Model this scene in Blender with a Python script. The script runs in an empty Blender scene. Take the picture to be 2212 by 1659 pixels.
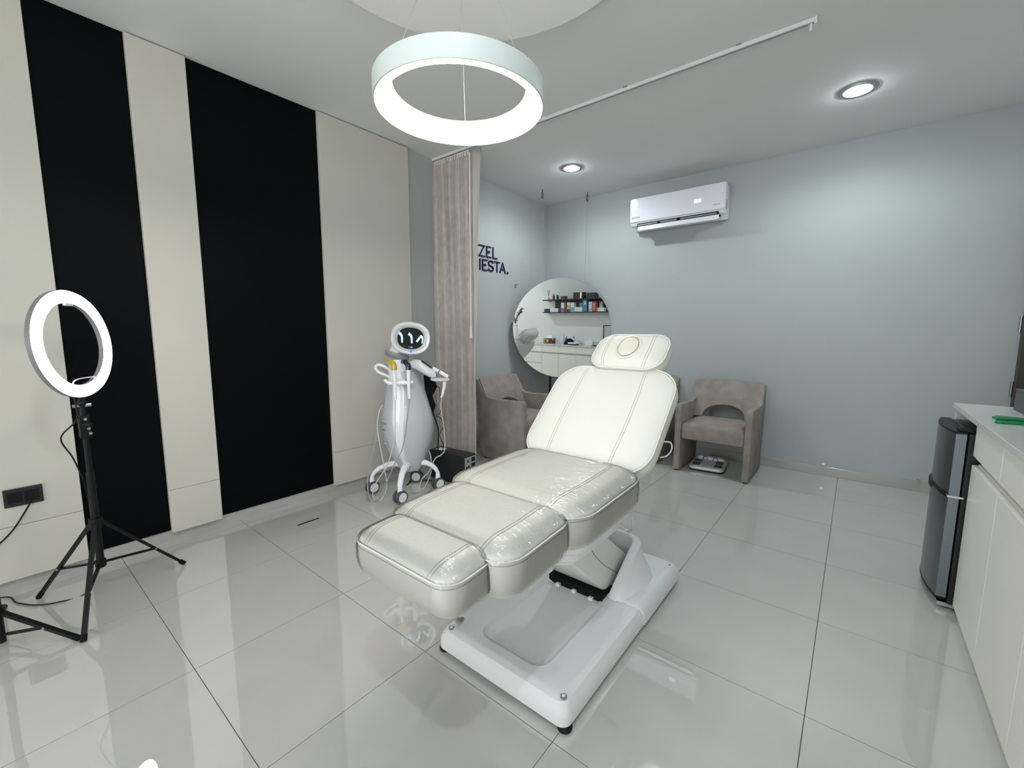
import bpy, bmesh, math, random
from mathutils import Vector, Matrix
random.seed(7)
scene = bpy.context.scene
COL = scene.collection
PI = math.pi

# ------------------------------------------------------------------ camera
cam_d = bpy.data.cameras.new('camera'); cam = bpy.data.objects.new('camera', cam_d); COL.objects.link(cam)
cam_d.sensor_width = 36.0; cam_d.lens = 926.8 / 2212 * 36.0; cam_d.clip_start = 0.02
_R = Vector((0.78047, 0.62518, 0.00298)); _U = Vector((-0.07858, 0.09337, 0.99253)); _F = Vector((-0.62023, 0.77488, -0.12200))
_m = Matrix((_R, _U, -_F)).transposed().to_4x4(); _m.translation = (3.0388, 0.1976, 1.2599)
cam.matrix_world = _m
scene.camera = cam
# ------------------------------------------------------------------ world (overcast daylight behind the windows)
w = bpy.data.worlds.new('daylight'); scene.world = w; w.use_nodes = True
w.node_tree.nodes['Background'].inputs[0].default_value = (0.95, 0.975, 1.0, 1)
w.node_tree.nodes['Background'].inputs[1].default_value = 5.3
scene.view_settings.view_transform = 'Standard'
scene.view_settings.look = 'None'
scene.view_settings.gamma = 1.0
scene.view_settings.use_curve_mapping = False
scene.view_settings.exposure = -0.03
scene.render.film_transparent = False
PENDANT_E, RING_E, DOWN_E, SPOT_W = 31.0, 8.0, 210.0, 37.0
try:
    scene.cycles.use_denoising = True
    scene.cycles.max_bounces = 7
    scene.cycles.diffuse_bounces = 4
    scene.cycles.glossy_bounces = 4
    scene.cycles.transparent_max_bounces = 8
    scene.cycles.caustics_reflective = True
    scene.cycles.sample_clamp_indirect = 8.0
except Exception:
    pass

# ------------------------------------------------------------------ materials
MATS = {}
def mat(name, rgb, rough=0.5, metal=0.0, spec=0.5, bump=0.0, bscale=200.0, var=0.0, vscale=6.0, coat=0.0, alpha=1.0, trans=0.0, bstretch=None):
    if name in MATS: return MATS[name]
    m = bpy.data.materials.new(name); m.use_nodes = True
    nt = m.node_tree; b = nt.nodes['Principled BSDF']
    b.inputs['Base Color'].default_value = (*rgb, 1); b.inputs['Roughness'].default_value = rough
    b.inputs['Metallic'].default_value = metal; b.inputs['Specular IOR Level'].default_value = spec
    if coat: b.inputs['Coat Weight'].default_value = coat; b.inputs['Coat Roughness'].default_value = 0.05
    if trans: b.inputs['Transmission Weight'].default_value = trans
    if alpha < 1: b.inputs['Alpha'].default_value = alpha
    tc = nt.nodes.new('ShaderNodeTexCoord')
    src = tc.outputs['Object']
    if bstretch:
        mp = nt.nodes.new('ShaderNodeMapping'); mp.inputs['Scale'].default_value = bstretch
        nt.links.new(src, mp.inputs['Vector']); src = mp.outputs['Vector']
    if var:
        n = nt.nodes.new('ShaderNodeTexNoise'); n.inputs['Scale'].default_value = vscale; n.inputs['Detail'].default_value = 3
        nt.links.new(tc.outputs['Object'], n.inputs['Vector'])
        r = nt.nodes.new('ShaderNodeValToRGB')
        r.color_ramp.elements[0].position = 0.3; r.color_ramp.elements[1].position = 0.7
        r.color_ramp.elements[0].color = (*[c * (1 - var) for c in rgb], 1); r.color_ramp.elements[1].color = (*[min(1, c * (1 + var)) for c in rgb], 1)
        nt.links.new(n.outputs['Fac'], r.inputs['Fac']); nt.links.new(r.outputs['Color'], b.inputs['Base Color'])
    if bump:
        n2 = nt.nodes.new('ShaderNodeTexNoise'); n2.inputs['Scale'].default_value = bscale; n2.inputs['Detail'].default_value = 1
        nt.links.new(src, n2.inputs['Vector'])
        bp = nt.nodes.new('ShaderNodeBump'); bp.inputs['Strength'].default_value = bump; bp.inputs['Distance'].default_value = 0.002
        nt.links.new(n2.outputs['Fac'], bp.inputs['Height']); nt.links.new(bp.outputs['Normal'], b.inputs['Normal'])
    MATS[name] = m
    return m
def emis(name, rgb, strength):
    if name in MATS: return MATS[name]
    m = bpy.data.materials.new(name); m.use_nodes = True; nt = m.node_tree
    nt.nodes.remove(nt.nodes['Principled BSDF'])
    e = nt.nodes.new('ShaderNodeEmission'); e.inputs[0].default_value = (*rgb, 1); e.inputs[1].default_value = strength
    nt.links.new(e.outputs[0], nt.nodes['Material Output'].inputs[0]); MATS[name] = m
    if strength < 3:
        try: m.cycles.emission_sampling = 'NONE'
        except Exception: pass
    return m

WALL = mat('wall_paint', (0.445, 0.478, 0.480), 0.55, spec=0.3, bump=0.08, bscale=260, var=0.02, vscale=2)
CEIL = mat('ceiling_paint', (0.78, 0.785, 0.76), 0.8, spec=0.2, bump=0.05, bscale=200, var=0.015, vscale=2)
DISC = mat('ceiling_disc_paint', (0.84, 0.84, 0.80), 0.8, spec=0.2, bump=0.05, bscale=200)
TILE = mat('polished_tile', (0.555, 0.545, 0.52), 0.004, spec=0.5, var=0.025, vscale=5)
TILE.node_tree.nodes['Principled BSDF'].inputs['IOR'].default_value = 2.25
GROUT = mat('grout', (0.16, 0.155, 0.145), 0.9, bump=0.2, bscale=300)
BASE = mat('baseboard_tile', (0.44, 0.43, 0.41), 0.12, var=0.03)
CREAM = mat('cream_laminate', (0.60, 0.583, 0.51), 0.42, spec=0.4, bump=0.05, bscale=500, var=0.015, vscale=3)
BLACKP = mat('black_laminate', (0.0018, 0.0020, 0.0030), 0.45, spec=0.08, bump=0.05, bscale=400)
LEATHER = mat('cream_leather', (0.76, 0.755, 0.695), 0.42, spec=0.4, bump=0.12, bscale=420, var=0.012, vscale=5)
PIPING = mat('piping_leather', (0.80, 0.79, 0.72), 0.4)
STITCH = mat('stitch_thread', (0.52, 0.50, 0.43), 0.7)
BEDP = mat('bed_plastic', (0.76, 0.78, 0.785), 0.38, spec=0.4, bump=0.06, bscale=700)
BEDP2 = mat('bed_plastic_arm', (0.74, 0.74, 0.71), 0.42, spec=0.4, bump=0.06, bscale=700)
WHITEP = mat('white_gloss_plastic', (0.93, 0.935, 0.96), 0.14, spec=0.5, coat=0.4)
WHITEM = mat('white_matte', (0.80, 0.81, 0.82), 0.45)
GREYP = mat('grey_plastic', (0.28, 0.285, 0.29), 0.4)
DGREY = mat('dark_grey_plastic', (0.075, 0.08, 0.085), 0.42)
BLACK = mat('black_plastic', (0.005, 0.005, 0.006), 0.42, spec=0.25)
BLACKM = mat('black_matte', (0.004, 0.004, 0.005), 0.75, spec=0.2)
CHROME = mat('chrome', (0.75, 0.76, 0.78), 0.12, metal=1.0)
STEEL = mat('brushed_steel', (0.42, 0.43, 0.44), 0.32, metal=1.0)
SUEDE = mat('taupe_suede', (0.31, 0.272, 0.245), 0.95, spec=0.15, bump=0.5, bscale=350, var=0.16, vscale=9)
CURT = mat('curtain_cloth', (0.88, 0.81, 0.765), 0.9, spec=0.1, bump=0.25, bscale=500, bstretch=(1, 1, 0.1), var=0.08, vscale=16)
MIRROR = mat('mirror_silver', (0.93, 0.955, 0.95), 0.0, metal=1.0)
NAVY = mat('navy_acrylic', (0.010, 0.008, 0.075), 0.35)
CABIN = mat('cabinet_laminate', (0.84, 0.825, 0.76), 0.4, spec=0.4, bump=0.04, bscale=500, var=0.015, vscale=4)
CTOP = mat('counter_quartz', (0.66, 0.67, 0.64), 0.22, var=0.05, vscale=120, bump=0.02, bscale=300)
BROWN = mat('brown_door_frame', (0.050, 0.036, 0.032), 0.45, var=0.1, vscale=30)
GLASSF = mat('frosted_door_pane', (0.42, 0.45, 0.46), 0.16, spec=0.6, var=0.25, vscale=5)

# ------------------------------------------------------------------ object helpers
LOC = {}
def link(o): COL.objects.link(o); return o
def thing(name, label, cat, loc=(0, 0, 0), rotz=0.0, group=None):
    o = link(bpy.data.objects.new(name, None)); o.empty_display_size = 0.05
    o.location = loc; o.rotation_euler = (0, 0, rotz)
    o['label'] = label; o['category'] = cat
    if group: o['group'] = group
    LOC[o.name] = Matrix.LocRotScale(Vector(loc), Matrix.Rotation(rotz, 3, 'Z').to_quaternion(), None)
    return o
def obj(name, bm, m, parent=None, local=False, smooth=True, label=None, angle=40):
    """one mesh object; bm holds world coordinates unless local"""
    me = bpy.data.meshes.new(name)
    M = Matrix.Identity(4)
    root = parent
    while root is not None and root.parent is not None: root = root.parent
    if root is not None and not local and root.name in LOC: M = LOC[root.name].inverted()
    bmesh.ops.transform(bm, matrix=M, verts=bm.verts)
    bmesh.ops.recalc_face_normals(bm, faces=bm.faces)
    if smooth:
        for f in bm.faces: f.smooth = True
        for e in bm.edges:
            if len(e.link_faces) == 2 and e.calc_face_angle(0) > math.radians(angle): e.smooth = False
    bm.to_mesh(me); bm.free()
    me.materials.append(m)
    o = link(bpy.data.objects.new(name, me))
    if parent is not None: o.parent = parent
    if label: o['label'] = label
    return o
def tag(o, label, cat, group=None, kind=None):
    o['label'] = label; o['category'] = cat
    if group: o['group'] = group
    if kind: o['kind'] = kind
    return o
def struct(name, bm, m, parent=None, smooth=False, label=None):
    o = obj(name, bm, m, parent, smooth=smooth)
    if parent is None: o['kind'] = 'structure'
    if label: o['label'] = label
    return o
def new(): return bmesh.new()
def box(bm, x0, x1, y0, y1, z0, z1, bev=0.0, seg=2):
    r = bmesh.ops.create_cube(bm, size=1.0)
    vs = r['verts']
    for v in vs: v.co = Vector(((x0 + x1) / 2 + v.co.x * (x1 - x0), (y0 + y1) / 2 + v.co.y * (y1 - y0), (z0 + z1) / 2 + v.co.z * (z1 - z0)))
    if bev:
        es = list({e for v in vs for e in v.link_edges})
        bmesh.ops.bevel(bm, geom=es, offset=bev, segments=seg, profile=0.5, affect='EDGES')
    return bm
def B(*a, **k): return box(new(), *a, **k)
def prism(bm, pts, axis, a, b, bev=0.0, seg=2):
    """2-D polygon pts extruded along axis from a to b; axis x: pts (y,z); y: (x,z); z: (x,y)"""
    def p3(p, t): return {'x': (t, p[0], p[1]), 'y': (p[0], t, p[1]), 'z': (p[0], p[1], t)}[axis]
    A = [bm.verts.new(p3(p, a)) for p in pts]; Bv = [bm.verts.new(p3(p, b)) for p in pts]
    fs = [bm.faces.new(A), bm.faces.new(list(reversed(Bv)))]
    n = len(pts)
    for i in range(n): fs.append(bm.faces.new((A[i], Bv[i], Bv[(i + 1) % n], A[(i + 1) % n])))
    bmesh.ops.recalc_face_normals(bm, faces=fs)
    if bev:
        es = [e for e in {e for v in A + Bv for e in v.link_edges} if e.calc_face_angle(0) > 0.5]
        bmesh.ops.bevel(bm, geom=es, offset=bev, segments=seg, profile=0.5, affect='EDGES', clamp_overlap=True)
    return bm
def rr(cx, cy, hw, hl, r, n=7):
    r = max(0.0006, min(r, hw - 1e-4, hl - 1e-4)); out = []
    for k, (sx, sy) in enumerate(((1, 1), (-1, 1), (-1, -1), (1, -1))):
        for i in range(n + 1):
            a = k * PI / 2 + i / n * PI / 2
            out.append((cx + sx * (hw - r) + r * math.cos(a), cy + sy * (hl - r) + r * math.sin(a)))
    return out
def loft(bm, rings, cap0=True, cap1=True, closed=True):
    V = [[bm.verts.new(p) for p in R] for R in rings]
    n = len(V[0])
    for A, C in zip(V, V[1:]):
        for i in range(n if closed else n - 1):
            j = (i + 1) % n
            try: bm.faces.new((A[i], A[j], C[j], C[i]))
            except ValueError: pass
    if cap0: bm.faces.new(list(reversed(V[0])))
    if cap1: bm.faces.new(V[-1])
    return bm
def crom(pts, k=6, closed=False):
    P = [Vector(p) for p in pts]; out = []
    n = len(P)
    rng = range(n) if closed else range(n - 1)
    for i in rng:
        if closed: a, b, c, d = P[(i - 1) % n], P[i], P[(i + 1) % n], P[(i + 2) % n]
        else: a, b, c, d = P[max(i - 1, 0)], P[i], P[i + 1], P[min(i + 2, n - 1)]
        for s in range(k):
            t = s / k
            out.append(0.5 * ((2 * b) + (c - a) * t + (2 * a - 5 * b + 4 * c - d) * t * t + (3 * b - a - 3 * c + d) * t ** 3))
    if not closed: out.append(P[-1])
    return out
def tube(bm, pts, r, seg=8, closed=False, cap=True):
    P = [Vector(p) for p in pts]; n = len(P)
    rad = r if callable(r) else (lambda t: r)
    rings = []; up = None
    for i in range(n):
        if closed: t = (P[(i + 1) % n] - P[i - 1])
        else: t = P[min(i + 1, n - 1)] - P[max(i - 1, 0)]
        if t.length < 1e-9: t = Vector((0, 0, 1))
        t.normalize()
        if up is None:
            up = Vector((0, 0, 1)) if abs(t.z) < 0.9 else Vector((1, 0, 0))
        up = (up - t * up.dot(t))
        if up.length < 1e-6: up = t.orthogonal()
        up.normalize(); s = t.cross(up)
        q = rad(i / max(1, n - 1))
        rings.append([P[i] + (up * math.cos(a) + s * math.sin(a)) * q for a in [2 * PI * j / seg for j in range(seg)]])
    if closed:
        V = [[bm.verts.new(p) for p in R] for R in rings]
        for i in range(n):
            A, C = V[i], V[(i + 1) % n]
            for j in range(seg): bm.faces.new((A[j], A[(j + 1) % seg], C[(j + 1) % seg], C[j]))
    else: loft(bm, rings, cap, cap)
    return bm
def lathe(bm, prof, cx=0.0, cy=0.0, cz=0.0, seg=24, M=None, cap0=True, cap1=True):
    rings = []
    for r, z in prof:
        R = [Vector((r * math.cos(2 * PI * i / seg), r * math.sin(2 * PI * i / seg), z)) for i in range(seg)]
        rings.append([(M @ p if M else p) + Vector((cx, cy, cz)) for p in R])
    return loft(bm, rings, cap0, cap1)
def cyl(bm, a, b, r, seg=14, r2=None):
    a, b = Vector(a), Vector(b)
    q = (b - a).to_track_quat('Z', 'Y').to_matrix()
    L = (b - a).length; r2 = r if r2 is None else r2
    return loft(bm, [[a + q @ Vector((rr_ * math.cos(2 * PI * i / seg), rr_ * math.sin(2 * PI * i / seg), z)) for i in range(seg)] for rr_, z in ((r, 0), (r2, L))])
def torus(bm, c, R, r, q=None, seg=48, s2=10, flat=1.0):
    pts = []
    V = []
    for i in range(seg):
        a = 2 * PI * i / seg; row = []
        for j in range(s2):
            b = 2 * PI * j / s2
            p = Vector(((R + r * math.cos(b)) * math.cos(a), (R + r * math.cos(b)) * math.sin(a), r * flat * math.sin(b)))
            row.append(bm.verts.new((q @ p if q else p) + Vector(c)))
        V.append(row)
    for i in range(seg):
        for j in range(s2): bm.faces.new((V[i][j], V[(i + 1) % seg][j], V[(i + 1) % seg][(j + 1) % s2], V[i][(j + 1) % s2]))
    return bm
def copy_tree(o, parent=None):
    c = o.copy(); link(c); c.parent = parent
    for ch in list(o.children): copy_tree(ch, c)
    return c

# =================================================================== ROOM
XL, XR, YB, YR, ZC = -0.10, 3.98, 4.80, -4.80, 2.805
flo = struct('floor', B(XL - .12, XR + .12, YR - .12, YB + .12, -0.12, -0.006), GROUT)
g = 0.0013
cache = {}
xs = [XL] + [0.6 * i for i in range(0, 7)] + [XR]; ys = [YR] + [0.6 * j for j in range(-7, 9)]
ys = [y for y in ys if y <= YB] ; ys[-1] = YB
for i in range(len(xs) - 1):
    for j in range(len(ys) - 1):
        wx, wy = xs[i + 1] - xs[i], ys[j + 1] - ys[j]
        if wx < 0.02 or wy < 0.02: continue
        key = (round(wx, 3), round(wy, 3))
        if key not in cache:
            bm = B(-wx / 2 + g, wx / 2 - g, -wy / 2 + g, wy / 2 - g, -0.008, 0.0)
            t = obj('tile', bm, TILE, flo, local=True, smooth=False); cache[key] = t.data
        else:
            t = link(bpy.data.objects.new('tile', cache[key])); t.parent = flo
        t.location = ((xs[i] + xs[i + 1]) / 2, (ys[j] + ys[j + 1]) / 2, 0)
struct('ceiling', B(XL - .12, XR + .12, YR - .12, YB + .12, ZC, ZC + .12), CEIL)
struct('wall_left', B(XL - .12, XL, YR, YB + .12, 0, ZC), mat('wall_paint_left_lit', (0.51, 0.535, 0.535), 0.55, spec=0.3, bump=0.08, bscale=260, var=0.02, vscale=2))  # same paint as the back wall, lightened to carry its grazing light
struct('wall_back', B(XL, XR + .12, YB, YB + .12, 0, ZC), WALL)
# right wall with a doorway close to the corner and an added unseen window, rear wall with one window (both windows behind the camera)
DY0, DY1, DZ = 3.90, 4.735, 2.12
wr = new(); RWY = (-2.1, -.45)
box(wr, XR, XR + .12, YR, RWY[0], 0, ZC); box(wr, XR, XR + .12, RWY[1], DY0, 0, ZC); box(wr, XR, XR + .12, RWY[0], RWY[1], 0, .75); box(wr, XR, XR + .12, RWY[0], RWY[1], 2.45, ZC); box(wr, XR, XR + .12, DY1, YB, 0, ZC); box(wr, XR, XR + .12, DY0, DY1, DZ, ZC)
struct('wall_right', wr, mat('wall_paint_right_lit', (0.74, 0.765, 0.755), 0.55, spec=0.3, bump=0.08, bscale=260, var=0.02, vscale=2))  # brighter light on this wall is put into a whiter copy of the paint
wins = [(.3, 3.7)]; WZ0, WZ1 = 0.35, 2.45
wb = new()
box(wb, XL - .12, XR + .12, YR - .12, YR, 0, WZ0); box(wb, XL - .12, XR + .12, YR - .12, YR, WZ1, ZC)
for a, b in ((XL - .12, wins[0][0]), (wins[0][1], XR + .12)): box(wb, a, b, YR - .12, YR, WZ0, WZ1)
struct('wall_rear', wb, WALL)
for k, (a, b) in enumerate(wins):
    fr = new()
    for p in ((a, a + .045, WZ0, WZ1), (b - .045, b, WZ0, WZ1), (a, b, WZ0, WZ0 + .045), (a, b, WZ1 - .045, WZ1), ((a + b) / 2 - .025, (a + b) / 2 + .025, WZ0, WZ1)):
        box(fr, p[0], p[1], YR - .09, YR - .03, p[2], p[3])
    struct('window_%d' % (k + 1), fr, BROWN)
fr = new()
for a, b, c, d in ((RWY[0], RWY[0] + .045, .75, 2.45), (RWY[1] - .045, RWY[1], .75, 2.45), (RWY[0], RWY[1], .75, .795), (RWY[0], RWY[1], 2.405, 2.45), (-1.30, -1.25, .75, 2.45)): box(fr, XR + .03, XR + .09, a, b, c, d)
struct('window_2', fr, BROWN)  # unseen window, added to bring daylight in from the right
bb = new(); box(bb, XL, XL + .010, YR, YB, 0, .075)
struct('baseboard_left', bb, BASE)
struct('baseboard_back', B(XL, XR, YB - .012, YB, 0, .082, bev=.002), BASE)
# wall cladding: cream boards stand proud of the black ones; each board is cut at z = 0.32
def board(name, label, y0, y1, z0, z1, x1, m, group):
    t = thing(name, label, 'wall panel', (XL, (y0 + y1) / 2, z0), group=group)
    return t
def clad(label, y0, y1, x1, m, split, z0, z1=2.797):
    t = thing('wall_panel', label, 'wall panel', (XL, (y0 + y1) / 2, z0), group='cladding boards on the left wall')
    x0 = XL + .001
    if split:
        obj('board', B(x0, x1, y0, y1, z0, .3205, bev=.0012, seg=1), m, t, smooth=False)
        obj('board', B(x0, x1, y0, y1, .3225, z1, bev=.0012, seg=1), m, t, smooth=False)
    else: obj('board', B(x0, x1, y0, y1, z0, z1), m, t, smooth=False)
clad('cream wall board with the black socket, behind the ring light', YR + .01, .474, -.055, CREAM, True, .055)
clad('narrower black wall board between two cream boards, behind the tripod', .4745, .8315, -.082, BLACKP, False, .070, 2.803)
clad('narrow cream wall board standing between the two black boards', .832, 1.093, -.055, CREAM, True, .060)
clad('wide black wall board left of the white robot device', 1.0935, 1.8595, -.082, BLACKP, False, .070, 2.803)
clad('cream wall board behind the white robot device, next to the curtain', 1.86, 2.642, -.055, CREAM, True, .058)
# door close to the right corner
t = struct('door_1', B(XR + .02, XR + .05, DY0, DY1, 0, DZ), GLASSF)
fr = new()
box(fr, XR - .052, XR + .06, DY1 - .012, DY1 + .052, 0, DZ + .05); box(fr, XR - .02, XR + .06, DY0 - .05, DY0 + .01, 0, DZ + .05); box(fr, XR - .02, XR + .06, DY0, DY1, DZ - .01, DZ + .05)
struct('door_frame', fr, BROWN, t)
for zz in (.86, 1.32, 1.95):
    h = new(); cyl(h, (XR - .058, DY1 + .052, zz - .055), (XR - .058, DY1 + .052, zz + .055), .009, 10)
    struct('door_hinge', h, STEEL, t, smooth=True)

# =================================================================== CEILING FITTINGS
t = thing('ceiling_medallion', 'large round dropped ceiling disc above the ring pendant', 'ceiling disc', (1.872, 1.39, ZC))
obj('disc', lathe(new(), [(.68, ZC - .001), (.70, ZC - .02), (.705, ZC - .085), (.70, ZC - .095)], 1.872, 1.39, 0, 96), DISC, t)
PX, PY, PZ = 1.872, 1.356, 2.04
t = thing('pendant_lamp', 'glowing white ring pendant lamp hanging from thin wires', 'pendant lamp', (PX, PY, ZC - .095))
SH = mat('pendant_white_shell', (0.68, 0.76, 0.74), 0.4)
obj('shell', lathe(new(), [(.296, PZ), (.298, PZ + .004), (.298, PZ + .066), (.294, PZ + .070), (.240, PZ + .072), (.233, PZ + .070), (.2335, PZ + .066), (.238, PZ + .068), (.288, PZ + .066), (.291, PZ + .003)], PX, PY, 0, 96, cap0=False, cap1=False), SH, t)
obj('diffuser', lathe(new(), [(.2905, PZ + .002), (.262, PZ + .003), (.2365, PZ + .064)], PX, PY, 0, 96, cap0=False, cap1=False), emis('pendant_glow', (1.0, 0.985, 0.95), PENDANT_E), t, label='glowing white light ring')
RIM = mat('pendant_gold_rim', (0.80, 0.70, 0.45), .35, metal=.4)
obj('inner_rim', torus(new(), (PX, PY, PZ + .069), .2345, .0022, seg=96, s2=6), RIM, t)
obj('outer_rim', torus(new(), (PX, PY, PZ + .0015), .2935, .0022, seg=96, s2=6), RIM, t)
WIRE = mat('thin_wire', (0.5, 0.5, 0.5), 0.4, metal=.6)
for ang in (-87, -3, 131):
    a = math.radians(ang)
    obj('wire', tube(new(), [(PX + .27 * math.cos(a), PY + .27 * math.sin(a), PZ + .07), (PX + .015 * math.cos(a), PY + .015 * math.sin(a), ZC - .10)], .0011, 6), WIRE, t)
obj('canopy', lathe(new(), [(.055, ZC - .095), (.055, ZC - .115), (.045, ZC - .125)], PX, PY, 0, 32), SH, t)

def downlight(x, y, label):
    t = thing('downlight', label, 'downlight', (x, y, ZC), group='recessed ceiling downlights')
    TR = mat('downlight_trim', (0.30, 0.30, 0.29), 0.35, metal=.3)
    obj('trim', lathe(new(), [(.106, ZC), (.104, ZC - .004), (.084, ZC - .007), (.080, ZC - .003), (.078, ZC)], x, y, 0, 48, cap0=False, cap1=False), TR, t)
    obj('inner_ring', lathe(new(), [(.080, ZC - .002), (.077, ZC - .008), (.058, ZC - .006), (.056, ZC - .001)], x, y, 0, 48, cap0=False, cap1=False), WHITEM, t)
    obj('gap_ring', lathe(new(), [(.0565, ZC - .001), (.0555, ZC - .004), (.048, ZC - .004), (.047, ZC - .001)], x, y, 0, 48, cap0=False, cap1=False), DGREY, t)
    obj('lens', lathe(new(), [(.047, ZC - .001), (.046, ZC - .010), (.036, ZC - .020), (.018, ZC - .025), (.002, ZC - .026)], x, y, 0, 32), emis('downlight_glow', (0.80, 0.92, 1.0), DOWN_E), t, label='glowing cool white lens')
    l = bpy.data.lights.new('downlight_beam', 'SPOT'); l.energy = SPOT_W; l.color = (0.90, 0.965, 1.0); l.spot_size = math.radians(170); l.spot_blend = .55; l.shadow_soft_size = .04
    lo = link(bpy.data.objects.new('downlight_beam', l)); lo.parent = t; lo.location = (0, 0, -.035)
downlight(.787, 3.91, 'lit round downlight in the ceiling near the mirror corner')
downlight(2.915, 3.895, 'lit round downlight in the ceiling right of the curtain rail')

downlight(2.915, .25, 'unseen added downlight in the ceiling above the near end of the counter')  # unseen lamp, added to brighten the near floor and counter
RX1 = 2.75
t = thing('curtain_rail', 'long white curtain rail screwed to the ceiling', 'curtain rail', (XL + .02, 2.95, ZC))
obj('track', B(XL + .01, RX1, 2.935, 2.965, ZC - .022, ZC - .001, bev=.002), WHITEM, t, smooth=False)
obj('slot', B(XL + .01, RX1 - .002, 2.944, 2.956, ZC - .0235, ZC - .0215), GREYP, t, smooth=False)
obj('end_cap', B(RX1, RX1 + .012, 2.932, 2.968, ZC - .034, ZC - .001, bev=.002), WHITEM, t, smooth=False)
obj('end_stop', B(RX1 - .02, RX1 - .008, 2.944, 2.956, ZC - .055, ZC - .022, bev=.002), WHITEM, t, smooth=False)
for x in (.35, 1.05, 1.75, 2.4): obj('bracket', B(x, x + .025, 2.927, 2.973, ZC - .006, ZC - .001), STEEL, t, smooth=False)

# =================================================================== CURTAIN
t = thing('curtain', 'bunched beige pleated curtain hanging from the ceiling rail', 'curtain', (.17, 2.95, .07))
bm = new(); NX, NZ = 300, 26
V = []
for k in range(NZ + 1):
    f = k / NZ; z = .075 + f * (2.765 - .075); row = []
    for i in range(NX + 1):
        s = i / NX
        xr_ = .40 + .012 * math.sin(f * 5)
        x = XL + .008 + s * (xr_ - XL) + .004 * math.sin(7 * f + s * 9)
        ph = s * 2 * PI * 17 + .9 * math.sin(s * 13) + .35 * math.sin(f * 4 + s * 21)
        amp = (.013 + .006 * math.sin(s * 31 + 1)) * (1.0 - .35 * max(0, f - .85) / .15)
        y = 2.95 + amp * math.sin(ph) + .006 * math.sin(ph * 2.3 + 2 * f)
        row.append(bm.verts.new((x, y, z)))
    V.append(row)
for k in range(NZ):
    for i in range(NX): bm.faces.new((V[k][i], V[k][i + 1], V[k + 1][i + 1], V[k + 1][i]))
bmesh.ops.solidify(bm, geom=bm.faces[:], thickness=.0025)
obj('pleated_cloth', bm, CURT, t, angle=80)
bm = new(); rows = []
for k in range(NZ + 1):
    f = k / NZ; z = .06 + f * (2.765 - .06); wdt = .018 + .075 * max(0, f) ** 1.6 + .006 * math.sin(f * 14)
    rows.append([bm.verts.new((.398 + s * wdt, 2.945 + .012 * math.sin(s * 5 + f * 3), z)) for s in [q / 8 for q in range(9)]])
for k in range(NZ):
    for i in range(8): bm.faces.new((rows[k][i], rows[k][i + 1], rows[k + 1][i + 1], rows[k + 1][i]))
bmesh.ops.solidify(bm, geom=bm.faces[:], thickness=.003)
obj('leading_edge', bm, mat('curtain_lining', (0.78, 0.73, 0.68), 0.9, spec=.1, bump=.2, bscale=500), t, angle=80)
bm = new(); cyl(bm, (.405, 2.915, 1.30), (.405, 2.915, 2.73), .0075, 10); 
o = obj('pull_wand', bm, WHITEM, t)
obj('wand_grip', lathe(new(), [(.013, 1.20), (.014, 1.21), (.010, 1.30), (.008, 1.31)], .405, 2.915, 0, 14), WHITEM, o)
obj('header_tape', B(XL + .03, .36, 2.946, 2.954, 2.735, ZC - .030), mat('curtain_lining', (0.5, 0.5, 0.5)), t, smooth=False)

# =================================================================== TREATMENT BED
bed = thing('treatment_bed', 'cream leather reclining treatment bed on a grey lift base', 'treatment bed', (2.125, 1.79, 0))
def frame(c, tilt):
    a = math.radians(tilt)
    M = Matrix(((1, 0, 0), (0, math.cos(a), -math.sin(a)), (0, math.sin(a), math.cos(a)))).to_4x4(); M.translation = c
    return M
def top_h(d, h, D): return h * (1 - (1 - min(max(d, 0) / D, 1)) ** 2.3)
def inside(u, v, hw, hl, r):
    qx, qy = abs(u) - (hw - r), abs(v) - (hl - r)
    return r - (math.hypot(max(qx, 0), max(qy, 0)) + min(max(qx, qy), 0))
def cushion(M, hw, hl, r, th, h, D, infl=0.0, low=None):
    prof = [(.055, -th), (.025, -th + .002), (.008, -th + .018), (-.002, -th * .62), (-.004, -th * .35), (-.002, -.012), (.002, -.002)]
    rings = []
    for ins, wz in prof:
        if low is not None and wz < low: continue
        rings.append([M @ Vector((x, y, wz - (infl if wz == -th else 0))) for x, y in rr(0, 0, hw - ins + infl, hl - ins + infl, r - ins * .8)])
    m = min(hw, hl)
    ds = [0.004, .009, .016, .026, .04, .055, .07, .085]
    ds = [d for d in ds if d < m * .9] + [m * .93]
    for d in ds:
        rings.append([M @ Vector((x, y, infl + top_h(d, h, D))) for x, y in rr(0, 0, hw - d + (infl if d < .02 else 0), hl - d + (infl if d < .02 else 0), max(r - d, .012))])
    bm = new(); loft(bm, rings, low is None, True)
    return bm
def cush_part(name, c, tilt, hw, hl, r, th, h, D, seams, label=None):
    M = frame(c, tilt)
    o = obj(name, cushion(M, hw, hl, r, th, h, D), LEATHER, bed, label=label, angle=70)
    obj('piping', tube(new(), [M @ Vector((x, y, .001)) for x, y in rr(0, 0, hw + .001, hl + .001, r)], .0034, 6, closed=True), PIPING, o)
    obj('edge_stitch', tube(new(), [M @ Vector((x, y, -.0115)) for x, y in rr(0, 0, hw + .0022, hl + .0022, r)], .0010, 5, closed=True), STITCH, o)
    for s in seams:
        for e in (-.006, 0.006):
            pts = []
            for k in range(41):
                v = -hl + 2 * hl * k / 40; f = v / hl
                u = s + (e if s > 0 else -e) + .012 * math.copysign(1, s) * (1 - f * f)
                d = inside(u, v, hw, hl, r)
                if d > .002: pts.append(M @ Vector((u, v, top_h(d, h, D) + .0004)))
            if len(pts) > 3: obj('stitching', tube(new(), pts, .0011, 5), STITCH, o)
    return o, M
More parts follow.
